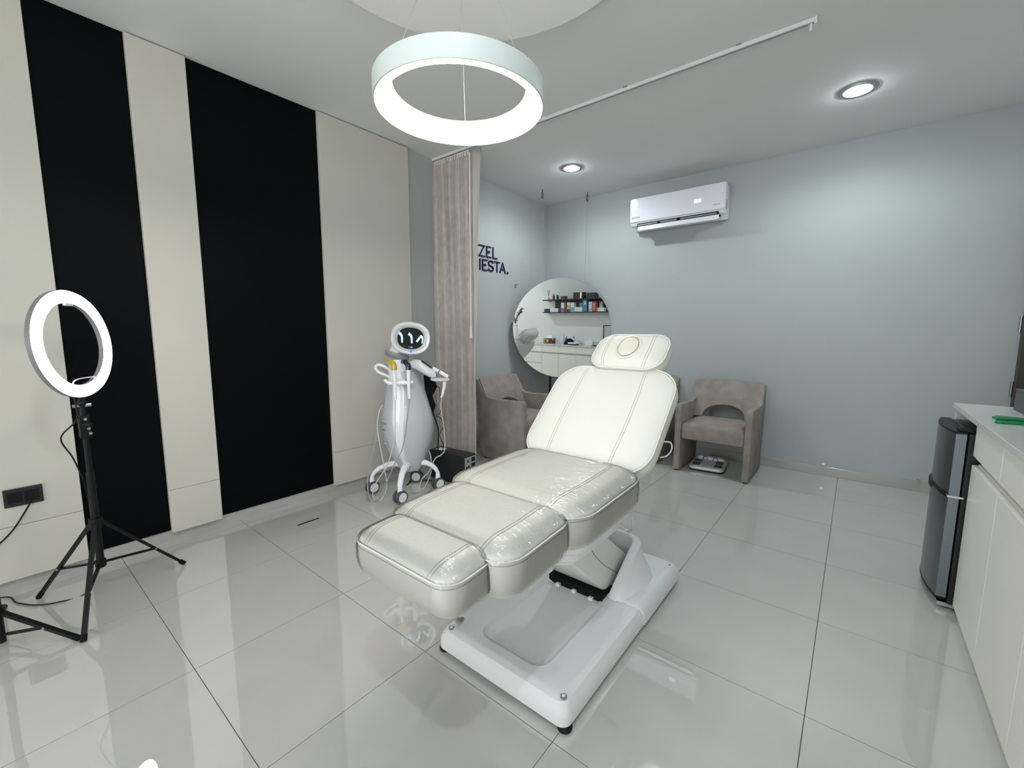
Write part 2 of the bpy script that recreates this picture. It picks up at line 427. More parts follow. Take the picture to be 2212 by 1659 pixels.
SE = dict(c=(2.10, 1.585, .672), tilt=1.5, hw=.312, hl=.282, r=.13, th=.125, h=.036, D=.10)
LE = dict(c=(2.10, 1.190, .650), tilt=3.0, hw=.270, hl=.178, r=.085, th=.130, h=.036, D=.09)
FO = dict(c=(2.082, .966, .629), tilt=3.5, hw=.220, hl=.098, r=.065, th=.118, h=.034, D=.075)
cush_part('seat_cushion', SE['c'], SE['tilt'], SE['hw'], SE['hl'], SE['r'], SE['th'], SE['h'], SE['D'], (-.185, .185))
cush_part('leg_cushion', LE['c'], LE['tilt'], LE['hw'], LE['hl'], LE['r'], LE['th'], LE['h'], LE['D'], (-.165, .165))
cush_part('foot_cushion', FO['c'], FO['tilt'], FO['hw'], FO['hl'], FO['r'], FO['th'], FO['h'], FO['D'], (-.14, .14))
cush_part('backrest', (2.0975, 2.034, .8705), 43.98, .318, .292, .135, .095, .022, .09, (-.155, .155))
hd, HM = cush_part('headrest', (2.128, 2.303, 1.160), 42.0, .193, .122, .088, .10, .030, .08, (-.105, .105))
def oval(a, b, wz, n=40, cv=0.004): return [HM @ Vector((a * math.cos(2 * PI * i / n) , cv + b * math.sin(2 * PI * i / n), wz)) for i in range(n)]
obj('face_plug', loft(new(), [oval(.050, .066, .022), oval(.050, .066, .0325), oval(.046, .062, .036), oval(.03, .042, .0385), oval(.008, .01, .0395)]), mat('plug_leather', (0.77, 0.73, 0.63), .45, bump=.1, bscale=420), hd, label='oval face-hole plug')
obj('plug_seam', tube(new(), oval(.052, .068, .0315), .0022, 6, closed=True), mat('plug_shadow', (0.42, 0.38, 0.30), .6), hd)
obj('headrest_rim', tube(new(), oval(.062, .080, .0265), .0075, 8, closed=True), LEATHER, hd)
# headrest bracket and back shell (seen in the mirror)
BM = frame((2.0975, 2.034, .8705), 43.98)
shell = new(); loft(shell, [[BM @ Vector((x, y, wz)) for x, y in rr(0, 0, .29 - i, .265 - i, .12)] for i, wz in ((0, -.090), (.01, -.112), (.04, -.122))])
obj('back_shell', shell, BEDP2, bed)
for s in (-.07, .07): obj('headrest_rod', cyl(new(), BM @ Vector((s, .12, -.112)), BM @ Vector((s + .03, .42, -.092)), .008, 10), CHROME, bed)
obj('head_shell', loft(new(), [[HM @ Vector((x, y, wz)) for x, y in rr(0, 0, .165 - i, .10 - i, .07)] for i, wz in ((0, -.098), (.01, -.112))]), BEDP2, hd)
obj('cord', tube(new(), crom([(2.385, 2.13, .760), (2.408, 2.15, .755), (2.414, 2.15, .725), (2.404, 2.12, .700), (2.385, 2.09, .695)], 8), .0035, 7), WHITEM, bed)
# lift base
def plate(y0, y1, x0, x1, zs, r, ifront=1.0):
    rings = []
    for ins, z in zs:
        yy0 = y0 + ins * ifront; yy1 = y1 - ins
        rings.append([(x, y, z) for x, y in rr((x0 + x1) / 2, (yy0 + yy1) / 2, (x1 - x0) / 2 - ins, (yy1 - yy0) / 2, r)])
    return rings
rings = plate(1.238, 2.335, 1.828, 2.424, [(.004, .015), (0, .019), (0, .052), (.006, .070), (.018, .088), (.034, .0965), (.045, .098)], .035)
rings += [[(x, y, .0982) for x, y in rr(2.126, 1.57, .156, .256, .06)], [(x, y, .0870) for x, y in rr(2.126, 1.57, .138, .238, .048)], [(x, y, .0868) for x, y in rr(2.126, 1.57, .126, .226, .04)]]
obj('base_plate', loft(new(), rings), BEDP, bed, angle=24)
rings = plate(1.846, 2.340, 1.824, 2.428, [(-.001, .022), (-.001, .056), (.006, .074), (.018, .092), (.034, .101), (.045, .1025)], .03, 0)
obj('rear_cover', loft(new(), rings), BEDP, bed, angle=55)
obj('cover_joint', tube(new(), [(1.90, 1.8445, .1000), (2.352, 1.8445, .1000), (2.392, 1.8445, .1000 - .006), (2.418, 1.8445, .073), (2.4265, 1.8445, .04)], .0014, 5), WHITEM, bed)
# horseshoe shroud around the lift arm
path = [((2.272, 1.835), .100, (1, 0)), ((2.272, 1.850), .124, (1, 0)), ((2.273, 1.90), .160, (1, 0)), ((2.275, 1.98), .212, (1, 0)), ((2.276, 2.04), .250, (1, 0)), ((2.272, 2.085), .262, (1, .25)), ((2.255, 2.115), .264, (.7, .7)), ((2.225, 2.130), .264, (.25, 1)), ((2.125, 2.132), .266, (0, 1)), ((2.025, 2.130), .264, (-.25, 1)), ((1.995, 2.115), .264, (-.7, .7)), ((1.978, 2.085), .262, (-1, .25)), ((1.974, 2.04), .250, (-1, 0)), ((1.975, 1.98), .212, (-1, 0)), ((1.977, 1.90), .160, (-1, 0)), ((1.978, 1.850), .124, (-1, 0)), ((1.978, 1.835), .100, (-1, 0))]
bm = new(); rings = []
for (x, y), zt, (nx, ny) in path:
    L = math.hypot(nx, ny); nx /= L; ny /= L
    def q(d, z): return (x + nx * d, y + ny * d, z)
    hgt = zt - .1
    rings.append([q(0, .095), q(0, zt - .006), q(.006, zt), q(.030, zt), q(.040, zt - .008), q(.052 + hgt * .06, .1 + hgt * .45), q(.062 + hgt * .25, .1)])
loft(bm, rings, True, True, closed=False)
obj('arm_shroud', bm, BEDP, bed, angle=35)
arm = [(1.50, .44), (1.535, .385), (1.83, .128), (1.87, .106), (2.06, .118), (2.095, .175), (1.87, .355), (1.72, .50), (1.52, .50)]
o = obj('lift_arm', prism(new(), arm, 'x', 1.995, 2.252, bev=.012, seg=3), BEDP2, bed, angle=35)
obj('arm_seam', tube(new(), crom([(2.2526, 1.665, .435), (2.2526, 1.73, .34), (2.2526, 1.83, .245), (2.2526, 1.97, .145)], 8), .0013, 5), DGREY, o)
obj('arm_cavity', B(1.985, 2.262, 1.80, 1.90, .0825, .120), BLACKM, bed, smooth=False)
for xx in (2.03, 2.115, 2.20): obj('clip', B(xx, xx + .020, 1.786, 1.802, .083, .098, bev=.002), WHITEM, bed, smooth=False)
for nm, hw, hl, z0, z1, m in (('seat_tray', .272, .245, .500, .552, WHITEM), ('seat_frame', .248, .222, .455, .502, BEDP), ('mount_plate', .215, .19, .418, .457, BEDP2)):
    obj(nm, loft(new(), [[(x, y, z) for x, y in rr(2.10, 1.60, hw - i, hl - i, .08)] for i, z in ((.02, z0), (0, z0 + .018), (0, z1 - .004), (.004, z1))]), m, bed)
obj('leg_frame', B(1.98, 2.20, .93, 1.45, .502, .522, bev=.004), DGREY, bed, smooth=False)
obj('hinge_bar', B(1.90, 2.30, 1.78, 1.92, .56, .62, bev=.01), DGREY, bed, smooth=False)
for x, y, z in ((1.876, 1.273, .0965), (2.392, 1.276, .0965), (2.386, 2.27, .1005)):
    o = obj('screw_cap', lathe(new(), [(.011, z - .004), (.011, z + .001), (.009, z + .0015)], x, y, 0, 18), mat('cap_recess', (0.22, 0.225, 0.23), .6), bed)
    obj('screw_head', lathe(new(), [(.006, z), (.006, z + .003), (.003, z + .0045)], x, y, 0, 14), WHITEM, o)
for x, y in ((2.405, 1.265), (1.85, 1.265), (2.395, 2.30), (1.855, 2.30)):
    obj('levelling_foot', lathe(new(), [(.024, 0), (.025, .008), (.018, .014), (.010, .022)], x, y, 0, 20), BLACK, bed)
obj('hose', tube(new(), crom([(2.02, 1.06, .50), (1.97, 1.16, .33), (1.908, 1.25, .182), (1.886, 1.30, .115), (1.872, 1.335, .094)], 40), (lambda t_: .009 + .0022 * math.sin(t_ * 320)), 10), GREYP, bed)
obj('release_hook', tube(new(), crom([(2.385, 1.68, .53), (2.40, 1.70, .50), (2.405, 1.73, .485), (2.405, 1.75, .50), (2.40, 1.755, .535)], 6), .004, 8), CHROME, bed)

# clear film over seat, leg and foot cushions
def film_mat():
    m = bpy.data.materials.new('clear_film'); m.use_nodes = True; nt = m.node_tree; L = nt.links.new
    nt.nodes.remove(nt.nodes['Principled BSDF'])
    tr = nt.nodes.new('ShaderNodeBsdfTransparent'); tr.inputs[0].default_value = (.985, .985, .985, 1)
    gl = nt.nodes.new('ShaderNodeBsdfGlossy'); gl.inputs['Roughness'].default_value = .06
    mix = nt.nodes.new('ShaderNodeMixShader'); fr = nt.nodes.new('ShaderNodeFresnel'); fr.inputs[0].default_value = 1.45
    tc = nt.nodes.new('ShaderNodeTexCoord')
    def ridges(scale, rotz, width, detail):
        mp = nt.nodes.new('ShaderNodeMapping'); mp.inputs['Scale'].default_value = scale; mp.inputs['Rotation'].default_value = (0, 0, rotz)
        n = nt.nodes.new('ShaderNodeTexNoise'); n.inputs['Scale'].default_value = 1.0; n.inputs['Detail'].default_value = detail
        s1 = nt.nodes.new('ShaderNodeMath'); s1.operation = 'SUBTRACT'; s1.inputs[1].default_value = .5
        s2 = nt.nodes.new('ShaderNodeMath'); s2.operation = 'ABSOLUTE'
        s3 = nt.nodes.new('ShaderNodeMath'); s3.operation = 'MULTIPLY'; s3.inputs[1].default_value = width
        s4 = nt.nodes.new('ShaderNodeMath'); s4.operation = 'MINIMUM'; s4.inputs[1].default_value = 1.0
        L(tc.outputs['Object'], mp.inputs[0]); L(mp.outputs[0], n.inputs['Vector']); L(n.outputs['Fac'], s1.inputs[0])
        L(s1.outputs[0], s2.inputs[0]); L(s2.outputs[0], s3.inputs[0]); L(s3.outputs[0], s4.inputs[0])
        return s4.outputs[0]
    r1 = ridges((5, 52, 10), .16, 9, 2); r2 = ridges((22, 22, 22), .7, 7, 3)
    k = nt.nodes.new('ShaderNodeMath'); k.operation = 'MULTIPLY_ADD'; k.inputs[1].default_value = .45
    L(r2, k.inputs[0]); L(r1, k.inputs[2])
    bp = nt.nodes.new('ShaderNodeBump'); bp.inputs['Strength'].default_value = .75; bp.inputs['Distance'].default_value = .0022
    L(k.outputs[0], bp.inputs['Height']); L(bp.outputs[0], gl.inputs['Normal'])
    fa = nt.nodes.new('ShaderNodeMath'); fa.operation = 'ADD'; fa.inputs[1].default_value = .015
    L(fr.outputs[0], fa.inputs[0]); L(fa.outputs[0], mix.inputs[0]); L(tr.outputs[0], mix.inputs[1]); L(gl.outputs[0], mix.inputs[2])
    L(mix.outputs[0], nt.nodes['Material Output'].inputs[0])
    return m
FILM = film_mat()
ft = thing('plastic_film', 'clear wrinkled plastic film stretched over the seat and leg cushions', 'plastic film', (2.10, 1.3, .66))
for c, low in ((SE, -.115), (LE, -.125), (FO, -.115)):
    obj('film_sheet', cushion(frame(c['c'], c['tilt']), c['hw'], c['hl'], c['r'], c['th'], c['h'], c['D'], infl=.005, low=low), FILM, ft, angle=70)

# =================================================================== ARMCHAIRS
def arc(cx, cy, r, a0, a1, n=6): return [(cx + r * math.cos(math.radians(a0 + (a1 - a0) * i / n)), cy + r * math.sin(math.radians(a0 + (a1 - a0) * i / n))) for i in range(n + 1)]
def make_armchair(label):
    t = thing('armchair', label, 'armchair', group='taupe suede armchairs'); LOC[t.name] = Matrix.Identity(4)
    side = [(0.0, .012), (0.0, .585)] + arc(.03, .585, .03, 180, 90, 5) + [(.36, .606), (.44, .615), (.475, .64), (.560, .765)] + arc(.582, .765, .020, 150, 10, 5) + [(.606, .72), (.535, .012)]
    for s in (-1, 1):
        a, b = (-.308, -.258) if s < 0 else (.258, .308)
        obj('side_panel', prism(new(), side, 'x', a, b, bev=.014, seg=3), SUEDE, t, local=True, angle=50)
        for yy in (.03, .49): obj('glide', B((a + b) / 2 - .014, (a + b) / 2 + .014, yy - .012, yy + .012, 0, .014), BLACK, t, local=True, smooth=False)
    # seat with crowned top
    rings = []
    for ins, z in ((.02, .300), (.004, .308), (0, .33), (0, .415), (.006, .435), (.02, .447), (.05, .456), (.10, .462), (.17, .465)):
        rings.append([(x, y, z) for x, y in rr(0, .255, .257 - ins, .245 - ins, .02)])
    obj('seat', loft(new(), rings), SUEDE, t, local=True, angle=50)
    # backrest with arched opening at its foot, leaning back
    arch = [(-.182 * math.cos(PI * i / 16), .135 * math.sin(PI * i / 16) ** .8) for i in range(1, 16)]
    out = [(-.262, .0), (-.182, .0)] + arch + [(.182, .0), (.262, .0), (.264, .165), (.286, .185), (.304, .205), (.296, .365)] + arc(.272, .365, .022, 0, 90, 4) + arc(-.272, .365, .022, 90, 180, 4) + [(-.296, .365), (-.304, .205), (-.286, .185), (-.264, .165)]
    bm = prism(new(), out, 'y', 0, .062, bev=.013, seg=3)
    Mx = Matrix.Translation((0, .372, .463)) @ Matrix.Rotation(math.radians(-29), 4, 'X')
    bmesh.ops.transform(bm, matrix=Mx, verts=bm.verts)
    for v in bm.verts: v.co.y += .020 * (1 - (v.co.x / .30) ** 2)
    obj('backrest', bm, SUEDE, t, local=True, angle=50)
    return t
ch = make_armchair('taupe suede armchair with a bathroom scale under its seat, right of the bed')
ch.location = (2.115, 4.105, 0)
c2 = copy_tree(ch); c2.location = (.70, 3.597, 0); c2.rotation_euler = (0, 0, PI / 2); c2['label'] = 'taupe suede armchair beside the curtain, seen from its side'
c3 = copy_tree(ch); c3.location = (1.315, 4.175, 0); c3['label'] = 'taupe suede armchair mostly hidden behind the bed backrest'

# bathroom scale
Ms = Matrix.Translation((2.04, 4.40, 0)) @ Matrix.Rotation(.10, 4, 'Z')
t = thing('bathroom_scale', 'silver body-fat scale on the floor under the right armchair', 'scale', (2.04, 4.40, 0), .10)
SIL = mat('scale_silver', (.66, .67, .69), .32, metal=.15)
def S3(lst): return [[Ms @ Vector(p) for p in r] for r in lst]
obj('body', loft(new(), S3([[(x, y, z) for x, y in rr(0, 0, .148 - i, .175 - i, .045)] for i, z in ((.012, .006), (.002, .014), (0, .024), (.004, .036), (.012, .042), (.10, .043))])), SIL, t)
obj('rubber_base', loft(new(), S3([[(x, y, z) for x, y in rr(0, 0, .146, .173, .045)] for z in (0, .010)])), BLACK, t)
for x, y in ((-.092, -.085), (.092, -.085), (-.092, .03), (.092, .03)):
    obj('electrode', loft(new(), S3([[(x + a, y + b, z) for a, b in rr(0, 0, .032, .045, .014)] for z in (.042, .0455)])), DGREY, t)
obj('grip', loft(new(), S3([[(a, .135 + b, z) for a, b in rr(0, 0, .12 - i, .026 - i * .3, .02)] for i, z in ((0, .042), (.004, .058), (.02, .066))])), WHITEM, t)
for x in (-.045, .045): obj('handle', tube(new(), [Ms @ Vector((x - .02, .10, .046)), Ms @ Vector((x - .012, .095, .070)), Ms @ Vector((x + .012, .095, .070)), Ms @ Vector((x + .02, .10, .046))], .006, 8), CHROME, t)

# =================================================================== ROUND MIRROR
N = Vector((0.6712, -0.7412, -0.0116)).normalized(); MC = Vector((0.397, 4.411, 1.295)); MR = .5625
QX = Vector((0, 0, 1)).cross(N).normalized(); QY = N.cross(QX)
MQ = Matrix((QX, QY, N)).transposed()
t = thing('round_mirror', 'large frameless round mirror hung across the room corner', 'mirror', (MC.x, MC.y, 0))
obj('glass', lathe(new(), [(MR, -.006), (MR, -.001), (MR - .0015, 0)], MC.x, MC.y, MC.z, 128, M=MQ), MIRROR, t, angle=20)
obj('backing', lathe(new(), [(MR - .004, -.012), (MR - .002, -.007)], MC.x, MC.y, MC.z, 96, M=MQ), BLACKM, t)
for hk_, top in (((.214, 4.252), (-.1923, .508)), ((.556, 4.640), (.250, .493))):
    p = MC + QX * top[0] + QY * top[1] - N * .012
    o = obj('wire', tube(new(), [(hk_[0], hk_[1], ZC - .10), p], .0013, 6), mat('wire_grey', (.25, .26, .27), .4, metal=.5), t)
    hkb = new()
    cyl(hkb, (hk_[0], hk_[1], ZC), (hk_[0], hk_[1], ZC - .028), .005, 8)
    for k in range(3): torus(hkb, (hk_[0], hk_[1], ZC - .038 - .024 * k), .012, .0042, Matrix.Rotation(PI / 2, 3, 'X') if k % 2 else Matrix.Rotation(PI / 2, 3, 'Y'), 14, 6)
    obj('ceiling_hook', hkb, DGREY, o)
pp = MC + QX * -.125
pbx = new(); cyl(pbx, (pp.x - N.x * .05, pp.y - N.y * .05, 0), (pp.x - N.x * .03, pp.y - N.y * .03, 1.0), .013, 14)
obj('support_post', pbx, BLACK, t)
obj('cable', tube(new(), crom([(pp.x + .045, pp.y + .07, .85), (pp.x + .04, pp.y + .075, .6), (pp.x + .05, pp.y + .07, .5), (pp.x + .04, pp.y + .08, .2), (pp.x + .04, pp.y + .08, .01)], 8), .004, 6), BLACK, t)

# =================================================================== WALL LETTERING
t = thing('wall_lettering', 'dark navy letters on the wall beside the mirror', 'lettering', (XL, 3.8, 2.03))
def stroke(name, polys, wd=.0125, dp=.012):
    bm = new()
    for P in polys:
        P = [Vector((p[0], p[1])) for p in P]
        for a, b in zip(P, P[1:]):
            d = (b - a).normalized(); nn = Vector((-d.y, d.x)) * wd / 2; a2, b2 = a - d * wd / 2 * .9, b + d * wd / 2 * .9
            prism(bm, [tuple(a2 + nn), tuple(a2 - nn), tuple(b2 - nn), tuple(b2 + nn)], 'x', XL + .0005, XL + dp)
    return obj(name, bm, NAVY, t, smooth=False)
z0, z1 = 2.042, 2.148
stroke('letter_z', [[(3.560, z1), (3.640, z1), (3.562, z0), (3.644, z0)]])
stroke('letter_e', [[(3.742, z1), (3.676, z1), (3.676, z0), (3.742, z0)], [(3.676, (z0 + z1) / 2), (3.700, (z0 + z1) / 2)]])
dot = new(); prism(dot, [(3.712 + .014 * math.cos(a * PI / 4), (z0 + z1) / 2 + .014 * math.sin(a * PI / 4)) for a in range(8)], 'x', XL + .0005, XL + .012); obj('letter_dot', dot, NAVY, t, smooth=False)
stroke('letter_l', [[(3.777, z1), (3.777, z0), (3.842, z0)]])
z0, z1 = 1.902, 2.006
stroke('letter_i', [[(3.572, z1), (3.572, z0)]])
stroke('letter_e', [[(3.684, z1), (3.612, z1), (3.612, z0), (3.684, z0)], [(3.612, (z0 + z1) / 2), (3.640, (z0 + z1) / 2)]])
dot = new(); prism(dot, [(3.652 + .014 * math.cos(a * PI / 4), (z0 + z1) / 2 + .014 * math.sin(a * PI / 4)) for a in range(8)], 'x', XL + .0005, XL + .012); obj('letter_dot', dot, NAVY, t, smooth=False)
zm = (z0 + z1) / 2; q = (z1 - z0) / 4
S = [(3.742 + .036 * math.cos(math.radians(a)), zm + q + q * math.sin(math.radians(a))) for a in range(20, 271, 25)] + [(3.742 + .038 * math.cos(math.radians(a)), zm - q + q * math.sin(math.radians(a))) for a in range(90, -161, -25)]
stroke('letter_s', [S])
stroke('letter_t', [[(3.800, z1), (3.886, z1)], [(3.843, z1), (3.843, z0)]])
stroke('letter_a', [[(3.893, z0), (3.938, z1), (3.984, z0)], [(3.908, z0 + .035), (3.968, z0 + .035)]])
dot = new(); prism(dot, [(4.026 + .013 * math.cos(a * PI / 6), z0 + .008 + .013 * math.sin(a * PI / 6)) for a in range(12)], 'x', XL + .0005, XL + .012); obj('full_stop', dot, NAVY, t, smooth=False)
t = thing('wall_hook', 'small grey hook plate on the wall left of the mirror', 'hook', (XL, 4.17, 1.78))
obj('plate', B(XL, XL + .008, 4.152, 4.188, 1.765, 1.80, bev=.002), GREYP, t, smooth=False)
obj('pin', cyl(new(), (XL + .008, 4.18, 1.795), (XL + .03, 4.185, 1.797), .004, 10), STEEL, t)

# =================================================================== AIR CONDITIONER
t = thing('air_conditioner', 'white split air conditioner mounted high on the back wall', 'air conditioner', (1.545, YB, 2.29))
AX0, AX1, AY = 1.088, 2.000, 4.60
prof = [(YB - .002, 2.615), (4.64, 2.622), (4.612, 2.618), (4.604, 2.60), (4.604, 2.385), (4.625, 2.352), (4.66, 2.342), (4.68, 2.372), (4.73, 2.31), (YB - .002, 2.325)]
ACW = mat('ac_white', (.84, .85, .90), .22, spec=.5)
obj('housing', prism(new(), prof, 'x', AX0 + .004, AX1 - .004, bev=.004), ACW, t, angle=30)
fp = new(); loft(fp, [[(x, y, z) for x, z in rr((AX0 + AX1) / 2, 2.500, (AX1 - AX0) / 2 - i, .118 - i, .02)] for i, y in ((0, 4.612), (0, 4.600), (.004, 4.595))])
o = obj('front_panel', fp, mat('ac_panel', (.84, .86, .93), .10, spec=.6, coat=.5), t, angle=30)
obj('outlet_cavity', B(AX0 + .075, AX1 - .055, 4.614, 4.69, 2.336, 2.372), BLACKM, t, smooth=False)
lv = new(); prism(lv, [(4.602, 2.292), (4.597, 2.296), (4.612, 2.340), (4.619, 2.338)], 'x', AX0 + .085, AX1 - .05, bev=.002); obj('louvre', lv, ACW, t, angle=30)
for k, (a, b) in enumerate(((1.175, 1.375), (1.405, 1.565), (1.60, 1.93))):
    obj('vane', prism(new(), [(4.606, 2.346), (4.606, 2.358), (4.612, 2.360), (4.612, 2.346)], 'x', a, b), GREYP, t, smooth=False)
LED = emis('ac_led', (.95, .98, 1.0), 2.2)
def seg2(x, zc):
    bm = new(); y = 4.5945
    s = .011; hh = .0125
    for a, b in (((-s, hh), (s, hh)), ((s, hh), (s, 0)), ((-s, 0), (s, 0)), ((-s, 0), (-s, -hh)), ((-s, -hh), (s, -hh))):
        box(bm, x + min(a[0], b[0]) - .0026, x + max(a[0], b[0]) + .0026, y - .0008, y + .001, zc + min(a[1], b[1]) - .0026, zc + max(a[1], b[1]) + .0026)
    return bm
obj('display_digit', seg2(1.741, 2.488), LED, o, smooth=False, label='lit digit 2'); obj('display_digit', seg2(1.775, 2.488), LED, o, smooth=False, label='lit digit 2')
lg = new(); yy = 4.5945
torus(lg, (1.122, yy, 2.426), .009, .0022, Matrix.Rotation(PI / 2, 3, 'X'), 16, 5)
for k, (dx, hh) in enumerate(((.020, .010), (.029, .014), (.038, .010), (.048, .016), (.058, .011), (.068, .014))): box(lg, 1.122 + dx - .0028, 1.122 + dx + .0028, yy - .0004, yy + .001, 2.420, 2.420 + hh)
obj('logo', lg, DGREY, o, smooth=False)
lg = new()
for k in range(6): box(lg, 1.892 + .011 * k, 1.899 + .011 * k, yy - .0004, yy + .001, 2.425, 2.430 + .004 * (k % 2))
obj('model_mark', lg, GREYP, o, smooth=False)
obj('side_label', B(AX1 - .0045, AX1 - .002, 4.645, 4.675, 2.39, 2.47), GREYP, t, smooth=False)

# =================================================================== ROBOT-LIKE DEVICE
RB = thing('beauty_device', 'white robot-shaped beauty device on castors beside the curtain', 'beauty device', (.33, 2.25, 0), math.atan2(.79705, .60391))
LV = mat('device_lavender_white', (.92, .915, .965), .16, coat=.4)
Pb = [(.150, .030, .010), (.165, .028, .050), (.195, .026, .082), (.245, .022, .103), (.32, .015, .138), (.39, .014, .163), (.457, .014, .178), (.52, .013, .185), (.58, .012, .184), (.655, .010, .167), (.745, .006, .145), (.82, .0, .130), (.88, -.008, .116), (.94, -.022, .098), (1.0, -.036, .080), (1.045, -.046, .068)]
def ell(c, rx, ry, z, n=40, a0=0, a1=360, oy=0): return [(c + rx * math.cos(math.radians(a0 + (a1 - a0) * i / n)), oy + ry * math.sin(math.radians(a0 + (a1 - a0) * i / n)), z) for i in range(n + (0 if a1 - a0 >= 360 else 1))]
obj('body', loft(new(), [ell(c, r, r * .86, z) for z, c, r in Pb]), LV, RB, local=True)
def petal(name, a0f, a1f, zlo, zhi, off, m):
    bm = new(); rings = []
    for k in range(31):
        z = zlo + (zhi - zlo) * k / 30
        for (za, ca, ra), (zb, cb, rb_) in zip(Pb, Pb[1:]):
            if za <= z <= zb:
                f = (z - za) / (zb - za); c = ca + (cb - ca) * f; r = ra + (rb_ - ra) * f; break
        rings.append(ell(c, r + off, (r + off) * .86, z, 22, a0f(z), a1f(z)))
    loft(bm, rings, False, False, closed=False)
    bmesh.ops.solidify(bm, geom=bm.faces[:], thickness=off * .9)
    return obj(name, bm, m, RB, local=True, angle=60)
petal('front_shell', lambda z: 258 + 10 * max(0, (z - .35) / .5), lambda z: 352, .175, .955, .012, WHITEP)
petal('side_shell', lambda z: 150, lambda z: 243 - 14 * max(0, (z - .3) / .5), .20, .86, .010, LV)
petal('back_fin', lambda z: -4, lambda z: 22, .22, .97, .020, WHITEP)
# markings on the side shell
mk = new()
for z, a0, a1, hgt in ((.517, 204, 216, .006), (.572, 200, 222, .003), (.560, 206, 221, .003), (.60, 203, 224, .002)):
    rows = [[(.012 + (.185 + .0175) * math.cos(math.radians(a0 + (a1 - a0) * i / 8)), (.185 + .0175) * .86 * math.sin(math.radians(a0 + (a1 - a0) * i / 8)), z + s) for i in range(9)] for s in (0, hgt)]
    loft(mk, rows, False, False, closed=False)
bmesh.ops.solidify(mk, geom=mk.faces[:], thickness=.001)
obj('printed_marks', mk, DGREY, RB, local=True, smooth=False)
mk = new()
for k in range(4):
    z = .50 - .026 * k; rI = .1955
    rows = [[(.012 + rI * math.cos(math.radians(a)), rI * .86 * math.sin(math.radians(a)), z - s) for a in (206 + k, 209 + k, 212 + k, 215 + k)] for s in (0, .016)]
    loft(mk, rows, False, False, closed=False)
bmesh.ops.solidify(mk, geom=mk.faces[:], thickness=.001)
obj('printed_letters', mk, WHITEP, RB, local=True, smooth=False)
# neck collar and neck
obj('collar', loft(new(), [[(x, y, z - .26 * (x + .045)) for x, y, z in ell(-.050, r, r * .9, zz, 32)] for r, zz in ((.070, 1.050), (.088, 1.066), (.092, 1.082), (.088, 1.092), (.060, 1.094))]), GREYP, RB, local=True)
obj('neck', loft(new(), [[(x + dx, y, z) for x, y, z in ell(0, rx, ry, zz, 24)] for dx, rx, ry, zz in ((-.055, .062, .06, 1.065), (-.050, .056, .055, 1.11), (-.030, .06, .055, 1.15), (.0, .06, .05, 1.20))]), LV, RB, local=True)
# head: an oval shell turned a few degrees to the side
HC = Vector((.050, -.060, 1.208)); HQ = Matrix.Rotation(math.radians(9), 3, 'Z') @ Matrix.Rotation(math.radians(5), 3, 'Y') @ Matrix.Rotation(math.radians(6), 3, 'X')
def sup(a, b, y, n=56, e=2.35):
    out = []
    for i in range(n):
        th = 2 * PI * i / n; c, s = math.cos(th), math.sin(th)
        out.append(HC + HQ @ Vector((a * math.copysign(abs(c) ** (2 / e), c), y, b * math.copysign(abs(s) ** (2 / e), s))))
    return out
head = obj('head', loft(new(), [sup(.03, .025, .075), sup(.09, .075, .066), sup(.125, .105, .045), sup(.142, .119, .015), sup(.1455, .1215, -.02), sup(.143, .119, -.045), sup(.135, .111, -.056), sup(.126, .103, -.052), sup(.118, .095, -.044)], True, False), WHITEP, RB, local=True)
obj('bezel', loft(new(), [sup(.122, .099, -.047), sup(.097, .080, -.034)], False, False), mat('bezel_silver', (.62, .62, .61), .35), head, local=True)
scr = obj('screen', loft(new(), [sup(.098, .081, -.030, e=2.7), sup(.0975, .0805, -.0345, e=2.7)]), mat('screen_black', (.004, .010, .014), .12), head, local=True)
def H(x, y, z): return HC + HQ @ Vector((x, y, z))
ICON = emis('screen_icon', (.62, .90, 1.0), 1.25)
def icon(pts, r):
    return obj('screen_icon', tube(new(), [H(x, -.0355, z) for x, z in crom([(p[0], p[1], 0) for p in pts], 4) and [(v.x, v.y) for v in crom([(p[0], p[1], 0) for p in pts], 4)]], r, 6), ICON, scr, local=True)
def taper(a, b): return lambda t_: a + (b - a) * t_
for sx in (-.083, -.012):
    icon([(sx - .008, .034), (sx + .004, .028), (sx + .016, .010), (sx + .022, -.035)], taper(.0115, .006))
icon([(.078, .030), (.044, -.022)], .0075); icon([(.072, .012), (.084, .018), (.088, -.004), (.086, -.030)], taper(.0075, .005))
icon([(-.008, -.0655), (-.006, -.0655)], .0035); icon([(.002, -.0655), (.018, -.0655)], .0022)
obj('power_light', lathe(new(), [(.010, 0), (.008, .003), (.003, .005)], 0, 0, 0, 16, M=None), emis('blue_led', (.02, .22, 1.0), 1.6), head, local=True)
pl = bpy.data.objects[[o_.name for o_ in head.children if o_.name.startswith('power_light')][0]]
pl.location = H(.006, -.0505, -.096); pl.rotation_euler = (HQ @ Matrix.Rotation(PI / 2, 3, 'X')).to_euler(); pl['label'] = 'glowing blue power light'
